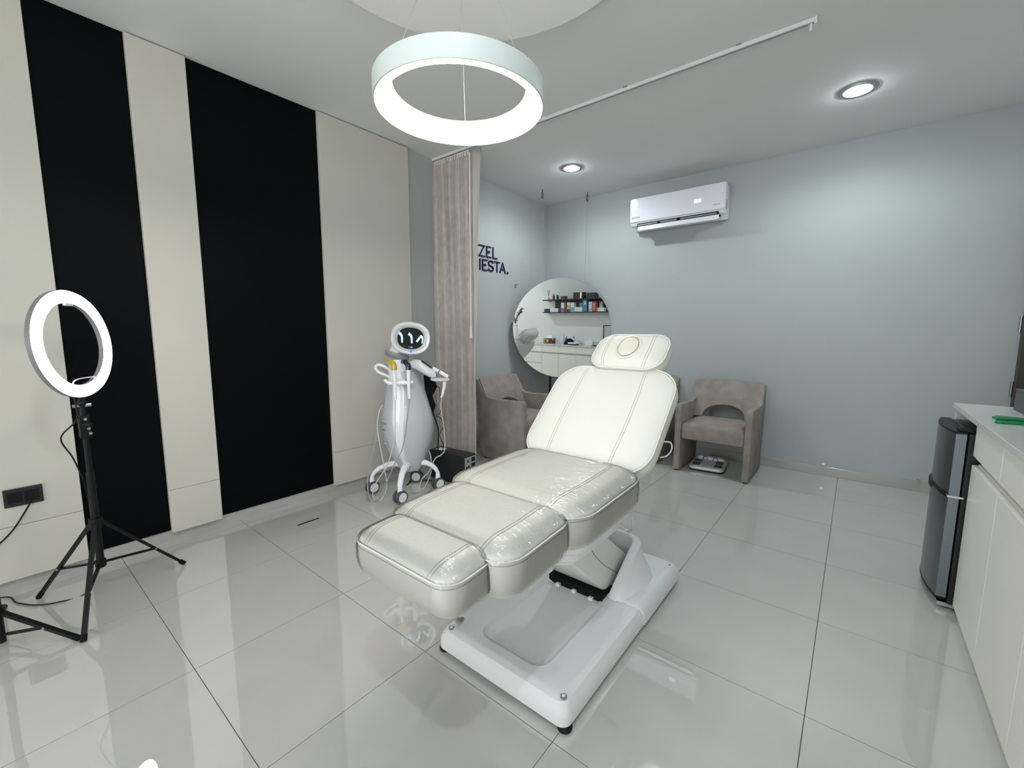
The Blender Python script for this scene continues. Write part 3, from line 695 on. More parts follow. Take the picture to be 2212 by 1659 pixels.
# shoulders: loop handle left, tray arm right
obj('loop_handle', tube(new(), crom([(-.075, -.05, .90), (-.125, -.055, .925), (-.185, -.058, .955), (-.205, -.06, .990), (-.178, -.062, 1.010), (-.125, -.062, .985), (-.085, -.055, .945)], 6, closed=True), .0115, 10, closed=True), LV, RB, local=True)
obj('tray_arm', loft(new(), [[(x, y * 1.0 - .05, z) for (x, y, z) in [(cx + .0 * 1, r * math.cos(a), cz + .72 * r * math.sin(a)) for a in [2 * PI * i / 20 for i in range(20)]]] for cx, cz, r in ((.035, 1.008, .024), (.075, 1.010, .050), (.12, .995, .066), (.165, .966, .068), (.205, .940, .058), (.235, .926, .034))]), WHITEP, RB, local=True)
obj('tray_window', loft(new(), [[(x, -.05 + y, z) for x, y, z in [(cx, r * math.cos(a), cz + .10 * r * math.sin(a)) for a in [2 * PI * i / 16 for i in range(16)]]] for cx, cz, r in ((.112, 1.036, .012), (.135, 1.031, .046), (.172, 1.008, .054), (.203, .982, .046), (.217, .968, .014))]), BLACK, RB, local=True)
obj('tray', loft(new(), [[(x, -.06 + y, z) for x, y, z in [(.268 + r * 1.9 * math.cos(a), r * math.sin(a), zz - .06 * r * math.cos(a)) for a in [2 * PI * i / 24 for i in range(24)]]] for r, zz in ((.022, .872), (.036, .880), (.040, .892), (.034, .897))]), WHITEM, RB, local=True)
def handpiece(name, label, pts, cap_m, cap_n, r0, r1):
    t2 = obj(name, tube(new(), crom(pts, 6), taper(r0, r1), 12), WHITEP, RB, local=True, label=label)
    obj('tip_cap', tube(new(), crom(pts[:cap_n], 6), r0 + .0012, 12), cap_m, t2, local=True)
YEL = mat('yellow_cap', (.62, .42, .015), .12, coat=.6); NVC = mat('navy_cap', (.008, .008, .04), .1, coat=.6)
handpiece('handpiece', 'white handpiece with yellow tip', [(-.104, -.150, 1.036), (-.088, -.185, 1.038), (-.070, -.205, 1.012), (-.068, -.208, .98), (-.068, -.206, .90), (-.069, -.203, .83), (-.067, -.200, .765)], YEL, 4, .0190, .0105)
handpiece('handpiece', 'white handpiece with navy tip', [(-.004, -.150, 1.034), (.012, -.185, 1.036), (.030, -.205, 1.010), (.031, -.208, .98), (.031, -.206, .90), (.030, -.203, .83), (.032, -.200, .770)], NVC, 4, .0190, .0105)
obj('handpiece_bracket', loft(new(), [[(x, -.165 + y, z) for x, y in rr(-.030, 0, .098 - i, .030 - i * .5, .028)] for i, z in ((.006, .872), (0, .880), (0, .888), (.006, .894))]), WHITEP, RB, local=True)
obj('bracket_hook', tube(new(), crom([(-.138, -.16, .905), (-.118, -.175, .888), (-.085, -.19, .878)], 5), .012, 10), WHITEP, RB, local=True)
obj('bracket_stem', B(-.06, .01, -.15, -.08, .868, .90, bev=.008), LV, RB, local=True)
pen = obj('pen_handpiece', cyl(new(), (.212, -.062, .980), (.322, -.072, .912), .0135, 14), WHITEP, RB, local=True)
obj('pen_ring', cyl(new(), (.256, -.066, .953), (.266, -.067, .947), .0148, 14), GREYP, pen, local=True)
obj('pen_light', cyl(new(), (.322, -.072, .912), (.326, -.0725, .9095), .009, 12), emis('pen_glow', (.75, .85, 1), 1.5), pen, local=True)
obj('pen_end', cyl(new(), (.2105, -.0615, .981), (.215, -.062, .978), .0138, 14), mat('mint_ring', (.35, .62, .56), .4), pen, local=True)
obj('hanging_handpiece', tube(new(), [(.304, -.055, .872), (.300, -.055, .83), (.288, -.055, .78), (.276, -.055, .745)], taper(.016, .008), 12), WHITEP, RB, local=True)
# legs and castors
CA = [(-.264, -.002), (-.052, -.262), (.077, .183), (.240, -.035)]
for k, (cx, cy) in enumerate(CA):
    hub = Vector((.020, -.02, .235)); e = Vector((cx, cy, .0)); dr = Vector((cx - hub.x, cy - hub.y, 0)); L = dr.length; dr.normalize()
    sd = Vector((-dr.y, dr.x, 0)); rings = []
    for f, z, hw_, hh in ((.12, .222, .032, .030), (.35, .232, .030, .026), (.6, .222, .026, .022), (.8, .198, .023, .019), (.93, .168, .021, .017), (1.0, .135, .020, .016)):
        c = hub + dr * (L * f); c.z = z
        tz = Vector((0, 0, 1)) if f < .7 else (Vector((0, 0, 1)) * .7 + dr * .7 if f < .95 else dr)
        rings.append([c + sd * hw_ * math.cos(a) * 1.0 + tz * hh * math.sin(a) for a in [2 * PI * i / 14 for i in range(14)]])
    obj('leg', loft(new(), rings), LV, RB, local=True)
    cs = obj('castor', lathe(new(), [(.019, .062), (.020, .10), (.018, .118), (.016, .136)], cx, cy, 0, 16), WHITEP, RB, local=True)
    wd_ = [Vector((.55, -.83, 0)), Vector((.62, -.78, 0)), Vector((-.2, -.98, 0)), Vector((.5, -.85, 0))][k].normalized()
    for s in (-1, 1):
        ctr = Vector((cx, cy, .050)) + wd_ * s * .019
        qm = wd_.to_track_quat('Z', 'Y').to_matrix()
        wl = obj('wheel', lathe(new(), [(.034, -.011), (.047, -.011), (.050, -.006), (.050, .006), (.047, .011), (.034, .011)], ctr.x, ctr.y, ctr.z, 28, M=qm), DGREY, cs, local=True)
        obj('hub_cap', lathe(new(), [(.035, -.0122), (.035, .0122)], ctr.x, ctr.y, ctr.z, 24, M=qm), WHITEM, wl, local=True)
CW = mat('cable_white', (.62, .63, .64), .4); CG = mat('cable_grey', (.36, .37, .38), .4)
obj('cable', tube(new(), crom([(-.067, -.20, .76), (-.072, -.20, .66), (-.075, -.20, .60), (-.078, -.195, .50), (-.088, -.20, .44), (-.138, -.20, .277), (-.22, -.19, .15), (-.25, -.18, .06), (-.235, -.17, .008), (-.19, -.16, .006), (-.15, -.15, .10), (-.165, -.15, .25), (-.19, -.13, .42), (-.205, -.10, .55), (-.190, -.06, .655), (-.165, -.04, .70)], 8), .0042, 7), CW, RB, local=True)
obj('cable', tube(new(), crom([(.032, -.20, .765), (.018, -.205, .66), (.009, -.205, .60), (-.024, -.205, .41), (-.092, -.21, .274), (-.13, -.20, .187), (-.19, -.19, .06), (-.235, -.18, .006), (-.275, -.17, .03), (-.285, -.15, .15), (-.255, -.13, .30), (-.215, -.11, .48), (-.195, -.07, .62)], 8), .0042, 7), CG, RB, local=True)
obj('cable', tube(new(), crom([(.276, -.055, .745), (.274, -.03, .65), (.297, 0, .49), (.302, 0, .32), (.272, 0, .27), (.232, 0, .25), (.20, 0, .20), (.185, 0, .12), (.135, 0, .01), (.10, 0, .008), (.115, 0, .08), (.18, .0, .15), (.190, .0, .25), (.170, .02, .32)], 8), .0042, 7), CW, RB, local=True)
obj('power_cord', tube(new(), crom([(.05, .09, .20), (.03, .12, .05), (.0, .10, .006), (.05, .20, .006), (.20, .16, .006)], 8), .004, 7), BLACK, RB, local=True)

# black cover hanging behind the device, with its cords
LR = LOC[RB.name]
t = thing('black_cable_cover', 'crumpled black cloth bundle hanging behind the white device', 'cloth', tuple(LR @ Vector((.19, .12, .45))))
prof = [(.905, .150, .222), (.86, .155, .238), (.815, .158, .258), (.775, .16, .236), (.741, .16, .217), (.70, .162, .228), (.666, .165, .242), (.63, .168, .232), (.603, .17, .224), (.55, .185, .212), (.40, .195, .203)]
obj('cloth', loft(new(), [[LR @ Vector((x, y, z)) for x, y in rr((a + b) / 2, .105, (b - a) / 2, .028 + .006 * math.sin(z * 60), .006, 3)] for z, a, b in prof]), BLACKM, t, angle=25)
obj('hook', tube(new(), [LR @ Vector(p) for p in crom([(.185, .10, .905), (.185, .05, .93), (.17, .02, .93)], 5)], .004, 6), BLACK, t)
obj('cord', tube(new(), [LR @ Vector(p) for p in crom([(.22, .10, .60), (.235, .09, .545), (.258, .09, .46), (.255, .10, .30), (.250, .12, .255)], 8)], .005, 6), BLACK, t)
obj('cord', tube(new(), [LR @ Vector(p) for p in crom([(.24, .10, .805), (.262, .09, .812), (.276, .09, .79), (.282, .09, .68), (.276, .09, .60), (.248, .09, .575), (.283, .09, .55), (.303, .09, .49), (.270, .10, .41), (.30, .11, .32), (.29, .13, .255)], 8)], .003, 6), BLACK, t)

# black battery unit on the floor
a_ = math.atan2(.025, .39)
t = thing('power_unit', 'black box-shaped power supply unit on the floor by the curtain', 'power unit', (.435, 2.643, 0), a_)
MU = LOC[t.name]
def U(bm): bmesh.ops.transform(bm, matrix=MU, verts=bm.verts); return bm
obj('case', U(B(-.198, .198, -.072, .072, .008, .25, bev=.004)), mat('black_metal_case', (.008, .008, .009), .5), t, smooth=False)
for x in (-.17, .17):
    for y in (-.05, .05): obj('rubber_foot', U(lathe(new(), [(.012, 0), (.012, .009)], x, y, 0, 12)), BLACKM, t)
o = obj('rear_panel', U(B(.198, .2005, -.066, .066, .02, .238)), mat('panel_grey', (.30, .33, .34), .4), t, smooth=False)
for y, z, a, b in ((.035, .21, .022, .016), (.035, .165, .022, .014), (-.03, .205, .008, .008), (-.045, .15, .009, .010), (-.02, .155, .009, .011), (-.02, .10, .028, .018), (.035, .09, .02, .03)):
    obj('socket', U(B(.2005, .203, y - a, y + a, z - b, z + b)), BLACK, o, smooth=False)
obj('paper_label', U(B(-.165, -.085, -.035, .035, .2503, .2508)), WHITEM, t, smooth=False)

# =================================================================== RING LIGHT
t = thing('ring_light', 'lit ring light on a black tripod in front of the black wall board', 'ring light', (.36, .472, 0))
rc = Vector((.365, .470, 1.197)); rn = Vector((.600, .796, .06)).normalized()
rx = Vector((0, 0, 1)).cross(rn).normalized(); ry = rn.cross(rx); RQ = Matrix((rx, ry, rn)).transposed()
obj('housing', lathe(new(), [(.179, .004), (.179, -.012), (.186, -.018), (.224, -.018), (.232, -.013), (.234, .004), (.230, .006), (.182, .006)], rc.x, rc.y, rc.z, 72, M=RQ, cap0=False, cap1=False), mat('ring_housing', (.20, .195, .20), .4), t)
obj('diffuser', lathe(new(), [(.179, .005), (.183, .012), (.190, .016), (.220, .016), (.228, .012), (.232, .005)], rc.x, rc.y, rc.z, 72, M=RQ, cap0=False, cap1=False), emis('ring_glow', (.97, .93, 1.0), RING_E), t, label='glowing white tube ring')
obj('clip', tube(new(), [rc + RQ @ Vector(p) for p in crom([(-.065, -.165, .01), (-.05, -.150, .02), (.05, -.150, .02), (.065, -.165, .01), (.045, -.185, .01), (-.045, -.185, .01)], 4, closed=True)], .003, 6, closed=True), mat('clip_white', (.75, .72, .78), .3), t)
obj('top_clip', B(-.022, .022, -.006, .006, 0, .012, bev=.002), mat('clip_white', (.75, .72, .78)), t, local=True, smooth=False)
tcp = [o_ for o_ in t.children if o_.name.startswith('top_clip')][0]; tcp.location = rc - Vector((.36, .472, 0)) + ry * .172 ; tcp.rotation_euler = RQ.to_euler()
px, py = .36, .472
obj('pole', cyl(new(), (px, py, .16), (px, py, .62), .0145, 14), BLACK, t)
obj('upper_pole', cyl(new(), (px, py, .62), (px, py, .935), .0105, 14), BLACK, t)
cl = new(); box(cl, px - .018, px + .018, py - .018, py + .018, .78, .88, bev=.004); cyl(cl, (px + .018, py, .84), (px + .045, py + .02, .84), .009, 10)
obj('clamp', cl, BLACK, t, smooth=False)
for k in range(4): obj('button', cyl(new(), (px + .018, py + .004 + .004 * k, .865 - .022 * k), (px + .022, py + .004 + .004 * k, .865 - .022 * k), .006, 10), GREYP, t)
nk = new(); cyl(nk, (px, py, .93), rc - ry * .232 - rn * .01, .012, 12); bmesh.ops.create_icosphere(nk, subdivisions=2, radius=.017, matrix=Matrix.Translation((px, py, .935)))
obj('neck_joint', nk, BLACK, t)
obj('tilt_screw', cyl(new(), (px, py - .03, .925), (px, py + .03, .925), .008, 12), STEEL, t)
hubb = new(); cyl(hubb, (px, py, .35), (px, py, .40), .024, 14); obj('collar', hubb, BLACK, t)
obj('lower_hub', cyl(new(), (px, py, .165), (px, py, .195), .020, 14), BLACK, t)
def tri_legs(t, c, feet, zt, zb, fr):
    for fx, fy in feet:
        d = Vector((fx - c[0], fy - c[1], 0)); d.normalize(); s = Vector((-d.y, d.x, 0))
        a = Vector((c[0], c[1], zt)) + d * .022; b = Vector((fx, fy, .010))
        ax = (b - a).normalized(); nrm = s.cross(ax)
        bm = new(); loft(bm, [[p + s * sx * .0085 + nrm * sy * .0065 for sx, sy in ((1, 1), (-1, 1), (-1, -1), (1, -1))] for p in (a, b)])
        lg_ = obj('leg', bm, BLACK, t, smooth=False)
        m_ = a + (b - a) * fr
        bm = new(); p0 = Vector((c[0], c[1], zb)) + d * .018
        loft(bm, [[p + s * sx * .007 + Vector((0, 0, 1)) * sy * .004 for sx, sy in ((1, 1), (-1, 1), (-1, -1), (1, -1))] for p in (p0, m_)])
        obj('brace', bm, BLACK, lg_, smooth=False)
        obj('rivet', cyl(new(), m_ + s * .010, m_ - s * .010, .005, 8), STEEL, lg_)
        bm = new(); cyl(bm, b - ax * .02, b + ax * .006, .0115, 10); obj('foot_cap', bm, BLACKM, lg_)
tri_legs(t, (px, py), ((.118, .278), (.680, .363), (.282, .795)), .375, .18, .62)
obj('cable', tube(new(), crom([rc - ry * .225 - rx * .06, rc - ry * .32 - rx * .068, (.30, .40, .78), (.315, .43, .68), (.335, .455, .55), (.345, .46, .40), (.34, .45, .20), (.25, .42, .012), (.24, .33, .006), (.19, .262, .006), (.10, .21, .006), (-.02, .16, .006), (-.03, -.1, .006)], 8), .0032, 6), BLACK, t)

t = thing('light_stand', 'low black tripod stand at the left edge, in front of the ring light', 'tripod', (.445, .155, 0))
tri_legs(t, (.445, .155), ((.650, .352), (.108, .170), (.62, -.16)), .135, .045, .55)
obj('pole', cyl(new(), (.445, .155, .012), (.445, .155, .55), .0135, 12), BLACK, t)
obj('hub', cyl(new(), (.445, .155, .12), (.445, .155, .16), .022, 12), BLACK, t)
obj('stand_head', B(.42, .47, .135, .175, .55, .60, bev=.006), BLACK, t, smooth=False)

# socket, slot in the floor
t = thing('wall_socket', 'black double wall socket with a plugged black lead', 'socket', (-.055, .278, .42))
obj('plate', B(-.055, -.046, .214, .342, .418, .506, bev=.003), mat('socket_black', (.008, .009, .013), .35), t, smooth=False)
for y in (.25, .305): obj('insert', B(-.046, -.0445, y - .024, y + .024, .436, .488, bev=.001), BLACK, t, smooth=False)
obj('plug_lead', tube(new(), crom([(-.045, .298, .45), (-.03, .295, .43), (-.028, .27, .38), (-.03, .22, .30), (-.03, .15, .24), (-.03, .0, .18), (-.03, -.2, .12)], 8), .004, 6), BLACK, t)
tag(obj('floor_slot', B(.284, .296, 1.405, 1.545, .0005, .003, bev=.001), BLACKM), 'thin black bar lying on the floor by the wide black board', 'floor strip')
bpy.data.objects['floor_slot'].rotation_euler = (0, 0, 0)

# door stops on the back wall
def doorstop(x, z, label):
    t = thing('door_stop', label, 'door stop', (x, YB - .012, z), group='chrome studs above the baseboard')
    obj('stud', cyl(new(), (x, YB, z), (x, YB - .028, z), .010, 14), CHROME, t)
    obj('pad', cyl(new(), (x, YB - .028, z), (x, YB - .036, z), .014, 14), STEEL, t)
doorstop(2.891, .110, 'small chrome stud low on the back wall right of the armchair')
doorstop(3.50, .095, 'small chrome stud low on the back wall beside the fridge')
bm = new(); bmesh.ops.create_icosphere(bm, subdivisions=3, radius=1)
for v in bm.verts:
    n_ = 1 + .25 * math.sin(v.co.x * 7 + v.co.z * 5) * math.cos(v.co.y * 6 + v.co.z * 4)
    v.co = Vector((1.715 + .045 * v.co.x * n_, 4.60 + .06 * v.co.y * n_, .085 + .085 * v.co.z * n_))
    v.co.z = max(v.co.z, .001)
tag(obj('shopping_bag', bm, mat('lilac_plastic', (.52, .46, .56), .25, bump=.6, bscale=30), angle=25), 'small crumpled lilac bag on the floor between two armchairs', 'bag')

# =================================================================== COUNTER, CABINETS, FRIDGE
CX, CF = XR - .002, 3.466
edges = [2.84, 2.395, 1.95, 1.505, 1.06, .615, .17, -.275]
labs = ['cream base cabinet with drawer and door, beside the black fridge', 'cream base cabinet second from the black fridge', 'cream base cabinet third from the black fridge', 'cream base cabinet with stacked drawers, fourth from the fridge', 'cream base cabinet fifth from the black fridge', 'cream base cabinet sixth from the black fridge', 'cream base cabinet at the near end of the counter']
for k, (b, a) in enumerate(zip(edges, edges[1:])):
    t = thing('base_cabinet', labs[k], 'cabinet', ((CF + CX) / 2, (a + b) / 2, 0), group='cream base cabinets along the right wall')
    obj('body', B(CF + .045, CX, a + .001, b - .001, .002, .872), CABIN, t, smooth=False)
    obj('drawer', B(CF, CF + .044, a + .003, b - .003, .735, .870, bev=.0012, seg=1), CABIN, t, smooth=False)
    if k == 3:
        obj('drawer', B(CF, CF + .020, a + .003, b - .003, .500, .695, bev=.0012, seg=1), CABIN, t, smooth=False)
        obj('drawer', B(CF, CF + .020, a + .003, b - .003, .045, .470, bev=.0012, seg=1), CABIN, t, smooth=False)
    else: obj('door', B(CF, CF + .020, a + .003, b - .003, .045, .695, bev=.0012, seg=1), CABIN, t, smooth=False)
    obj('side', B(CF + .020, CF + .046, a + .001, b - .001, .002, .700), CABIN, t, smooth=False)
t = thing('countertop', 'long pale stone countertop over the cabinets and fridge', 'countertop', ((CF + CX) / 2, 1.5, .878))
obj('slab', B(CF - .012, CX, -.30, 3.337, .8735, .900, bev=.0015, seg=1), CTOP, t, smooth=False)
obj('end_panel', B(CF - .002, CX, 3.313, 3.335, .001, .8735), CABIN, t, smooth=False)

t = thing('fridge', 'black compact two-door fridge standing under the counter end', 'fridge', (3.62, 3.08, 0))
FY0, FY1 = 2.868, 3.300
FSIDE = mat('fridge_side', (.010, .011, .013), .35)
obj('case', B(3.452, 3.90, FY0, FY1, .025, .822, bev=.006), FSIDE, t, smooth=False)
FD = mat('fridge_door_steel', (.115, .125, .13), .28, metal=.7)
def bulge(y0, y1, n=14): return [(3.446, y0)] + [(3.412 - .030 * math.sin(PI * i / n) ** .8, y0 + (y1 - y0) * i / n) for i in range(n + 1)] + [(3.446, y1)]
bmA = prism(new(), bulge(FY0 + .002, FY1 - .002), 'z', .545, .818); dA = obj('freezer_door', bmA, FD, t, angle=50)
bmB = prism(new(), bulge(FY0 + .002, FY1 - .002), 'z', .055, .520); dB = obj('fridge_door', bmB, FD, t, angle=50)
obj('door_cap', prism(new(), bulge(FY0 + .001, FY1 - .001), 'z', .818, .826), BLACK, dA, angle=50)
obj('door_gap_trim', prism(new(), [(x + .004, y) for x, y in bulge(FY0 + .003, FY1 - .003)], 'z', .520, .545), BLACK, t, angle=50)
obj('handle', prism(new(), [(x - .006, y) for x, y in bulge(FY0 + .12, FY1 - .004)], 'z', .500, .530, bev=.002), BLACK, dB, angle=50)
obj('bottom_trim', prism(new(), [(x - .001, y) for x, y in bulge(FY0 + .001, FY1 - .001)], 'z', .045, .056), BLACK, dB, angle=50)
obj('hinge_cover', B(3.42, 3.47, FY0 + .003, FY0 + .06, .826, .842, bev=.004), BLACK, t, smooth=False)
obj('hinge_pin', B(3.408, 3.462, FY0 - .002, FY0 + .03, .526, .536, bev=.002), CHROME, t, smooth=False)
obj('side_strip', B(3.412, 3.446, FY0 - .0008, FY0 + .003, .056, .815), mat('fridge_edge_steel', (.19, .22, .25), .3, metal=.7), t, smooth=False)
obj('foot_rail', B(3.42, 3.88, FY0 + .003, FY1 - .003, .012, .030), CHROME, t, smooth=False)
for y in (FY0 + .04, FY1 - .04):
    for x in (3.46, 3.86): obj('foot', lathe(new(), [(.016, 0), (.016, .013)], x, y, 0, 12), BLACKM, t)

# things on the near counter
t = thing('green_clip', 'green pointed plastic clip lying on the countertop', 'clip', (3.55, 2.76, .90), math.radians(4))
MG = LOC[t.name]; GRN = mat('green_plastic', (.008, .22, .07), .3)
def Gc(pts, z0_, z1_): 
    bm = new(); prism(bm, pts, 'z', z0_, z1_, bev=.003); bmesh.ops.transform(bm, matrix=MG, verts=bm.verts); return bm
obj('lower_jaw', Gc([(-.058, -.030), (-.045, -.038), (.03, -.028), (.052, -.018), (.052, .004), (-.045, .004)], .0, .012), GRN, t)
obj('upper_jaw', Gc([(-.036, .052), (.03, .030), (.052, .018), (.052, .0), (-.05, -.012), (-.058, .010)], .012, .022), GRN, t)
t = thing('grey_box', 'dark grey box near the far end of the countertop', 'box', (3.80, 3.10, .90))
obj('body', B(3.638, 3.93, 2.93, 3.235, .9005, .99, bev=.004), mat('dark_grey_card', (.085, .092, .098), .55), t, smooth=False)
obj('lid', B(3.637, 3.931, 2.929, 3.236, .990, 1.000, bev=.002), mat('dark_grey_card', (.1, .1, .1)), t, smooth=False)

# =================================================================== SHELF AND WHAT THE MIRROR SHOWS OF THE RIGHT WALL
SX = XR - .20; ZU, ZL = 1.838, 1.570
t = thing('wall_shelf', 'black two-tier wall shelf holding boxes, seen in the mirror', 'shelf', (XR - .1, 2.1, 1.55))
SB = mat('shelf_black', (.010, .009, .011), .45)
obj('upper_board', B(SX, XR, 1.235, 2.95, ZU - .022, ZU), SB, t, smooth=False)
obj('lower_board', B(SX, XR, 1.235, 2.95, ZL - .018, ZL), SB, t, smooth=False)
obj('back_board', B(XR - .014, XR, 1.44, 2.95, ZL, ZU - .022), SB, t, smooth=False)
obj('divider', B(SX + .01, XR - .014, 2.93, 2.95, ZL, ZU - .022), SB, t, smooth=False)
def carton(y0, y1, z0, h, rgb, label, x0=SX + .02, dep=.09, bands=(), lean=0.0, text=None, cat='box', group='cartons on the black wall shelf'):
    t = thing('carton', label, cat, (x0 + dep / 2, (y0 + y1) / 2, z0), group=group)
    m = mat('card_%s' % '_'.join('%03d' % int(c * 999) for c in rgb), rgb, .45)
    o = obj('body', B(x0, x0 + dep, y0, y1, z0 + .0005, z0 + h, bev=.001, seg=1), m, t, smooth=False)
    for (a, b, c) in bands:
        obj('printed_band', B(x0 - .0008, x0, y0 + .002, y1 - .002, z0 + h * a, z0 + h * b), mat('card_%s' % '_'.join('%03d' % int(q_ * 999) for q_ in c), c, .45), o, smooth=False)
    if text:
        cu = bpy.data.curves.new('print', 'FONT'); cu.body = text[0]; cu.size = text[1]; cu.extrude = .0004; cu.align_x = 'CENTER'; cu.align_y = 'CENTER'
        tx = link(bpy.data.objects.new('printed_text', cu)); tx.parent = o
        cu.materials.append(mat('print_white', (.8, .8, .8), .5))
        R_ = Matrix.Rotation(-PI / 2, 4, 'Z') @ Matrix.Rotation(PI / 2, 4, 'X')
        if text[2]: R_ = R_ @ Matrix.Rotation(PI / 2, 4, 'Z')
        me_ = bpy.data.meshes.new_from_object(tx); nm_ = tx.name; bpy.data.objects.remove(tx)
        tx = link(bpy.data.objects.new('printed_text', me_)); tx.parent = o
        tx.matrix_local = Matrix.Translation((-dep / 2 - .0015, 0, h * text[3])) @ R_
    return t
W_ = (.72, .73, .74)
carton(1.72, 1.825, ZU, .062, (.16, .035, .055), 'small maroon carton alone on the upper shelf')
carton(2.045, 2.285, ZU, .125, (.012, .012, .014), 'black carton with a silver stripe on the upper shelf', bands=((.0, 1.0, (.012, .012, .014)),), dep=.12)
bt = [o_ for o_ in bpy.data.objects if o_.get('label') == 'black carton with a silver stripe on the upper shelf'][0]
obj('silver_stripe', B(SX + .0185, SX + .02, 2.215, 2.255, ZU + .004, ZU + .121), mat('stripe_silver', (.75, .76, .72), .2, metal=.5), bt, smooth=False)
carton(2.378, 2.58, ZU, .105, (.016, .016, .018), 'plain black carton at the right of the upper shelf', dep=.12)
carton(1.27, 1.402, ZL, .075, (.012, .016, .075), 'dark blue carton at the open end of the lower shelf')
carton(1.428, 1.655, ZL, .080, W_, 'wide white carton beside the dark blue carton', bands=((.42, .52, (.5, .52, .56)),))
carton(1.658, 1.725, ZL, .078, (.03, .045, .09), 'small slate blue carton on the lower shelf')
carton(1.733, 1.806, ZL, .195, W_, 'white carton with a purple panel on the lower shelf', bands=((.03, .42, (.22, .10, .40)),))
carton(1.809, 1.889, ZL, .062, (.20, .02, .03), 'small red carton lying at the front of the lower shelf', dep=.07)
carton(1.812, 1.880, ZL, .192, (.05, .012, .018), 'tall dark red carton behind the small red carton', x0=SX + .095, dep=.07)
carton(1.889, 1.966, ZL, .195, W_, 'white carton with an orange panel on the lower shelf', bands=((.40, .72, (.62, .30, .04)), (0.0, .32, (.10, .02, .02))))
carton(1.985, 2.072, ZL, .190, W_, 'white carton with a teal panel on the lower shelf', bands=((.05, .50, (.08, .42, .45)),))
carton(2.085, 2.135, ZL, .195, (.01, .06, .04), 'dark green carton behind the white carton, lower shelf', x0=SX + .10, dep=.07)
carton(2.145, 2.230, ZL, .185, (.30, .32, .30), 'grey green carton behind the white carton, lower shelf', x0=SX + .10, dep=.07, text=None)
carton(2.083, 2.278, ZL, .092, W_, 'wide white carton in the middle of the lower shelf', dep=.07)
carton(2.284, 2.390, ZL, .238, (.015, .19, .33), 'tall blue carton with a big letter on the lower shelf', text=('R', .11, False, .70), bands=((.08, .34, (.03, .26, .42)),))
carton(2.432, 2.507, ZL, .195, (.66, .64, .68), 'tall pale carton beside the red carton, lower shelf', bands=((.06, .3, (.42, .36, .58)),))
carton(2.510, 2.606, ZL, .200, (.34, .05, .06), 'tall red carton with upright lettering on the lower shelf', text=('CAR', .066, True, .5))
carton(2.622, 2.798, ZL, .074, W_, 'white carton with an orange end on the lower shelf', bands=((.0, 1.0, W_),), dep=.08)
bt = [o_ for o_ in bpy.data.objects if o_.get('label') == 'white carton with an orange end on the lower shelf'][0]
obj('orange_end', B(SX + .0185, SX + .02, 2.623, 2.668, ZL + .004, ZL + .072), mat('card_orange', (.75, .22, .06), .4), bt, smooth=False)
carton(2.626, 2.70, ZL, .190, (.60, .60, .58), 'silver white carton behind the orange ended carton', x0=SX + .105, dep=.07)
t = thing('reed_diffuser', 'white reed diffuser with sticks at the upper shelf end', 'diffuser', (SX + .06, 1.355, ZU))
obj('bottle', lathe(new(), [(.026, ZU + .0005), (.028, ZU + .01), (.028, ZU + .05), (.012, ZU + .062), (.012, ZU + .085)], SX + .06, 1.355, 0, 20), WHITEM, t)
for k in range(5):
    a = k * 1.3; obj('reed', cyl(new(), (SX + .06, 1.355, ZU + .05), (SX + .06 + .025 * math.cos(a), 1.355 + .030 * math.sin(a), ZU + .205), .0022, 6), mat('reed_brown', (.10, .06, .035), .7), t)
for y, rgb, h, lab in ((1.49, (.32, .02, .025), .112, 'red capped bottle on the upper shelf'), (1.595, (.012, .10, .05), .098, 'green capped bottle on the upper shelf')):
    t = thing('bottle', lab, 'bottle', (SX + .07, y, ZU))
    m = mat('bottle_' + lab[:3], rgb, .2)
    obj('body', lathe(new(), [(.024, ZU + .0005), (.026, ZU + .01), (.026, ZU + h * .68), (.017, ZU + h * .78), (.017, ZU + h * .84)], SX + .07, y, 0, 20), m, t)
    obj('cap', lathe(new(), [(.021, ZU + h * .84), (.021, ZU + h)], SX + .07, y, 0, 20), m, t)
ZT = .9005
t = thing('sharps_bin', 'dark red sharps bin with a yellow label on the counter', 'bin', (3.76, 1.50, ZT))
MRN = mat('sharps_red', (.16, .015, .02), .3)
obj('tub', loft(new(), [[(x, y, z) for x, y in rr(3.76, 1.502, .06 + i, .095 + i, .015)] for i, z in ((-.006, ZT), (0, ZT + .11))]), MRN, t)
obj('lid', loft(new(), [[(x, y, z) for x, y in rr(3.76, 1.502, .064 - i, .099 - i, .02)] for i, z in ((0, ZT + .11), (0, ZT + .125), (.015, ZT + .145), (.03, ZT + .165))]), WHITEM, t)
obj('warning_label', B(3.6985, 3.6995, 1.43, 1.485, ZT + .02, ZT + .09), mat('label_yellow', (.75, .60, .03), .4), t, smooth=False)
t = thing('folded_towel', 'white folded towel pile on the counter beside the red bin', 'towel', (3.74, 1.30, ZT))
for k, (hw_, hl_) in enumerate(((.09, .085), (.085, .08), (.07, .065))): obj('fold', loft(new(), [[(x, y, z) for x, y in rr(3.74, 1.295, hw_ - i, hl_ - i, .02)] for i, z in ((.008, ZT + .04 * k), (0, ZT + .012 + .04 * k), (0, ZT + .03 + .04 * k), (.012, ZT + .04 + .04 * k))]), mat('towel_white', (.78, .77, .74), .9, bump=.4, bscale=200), t)
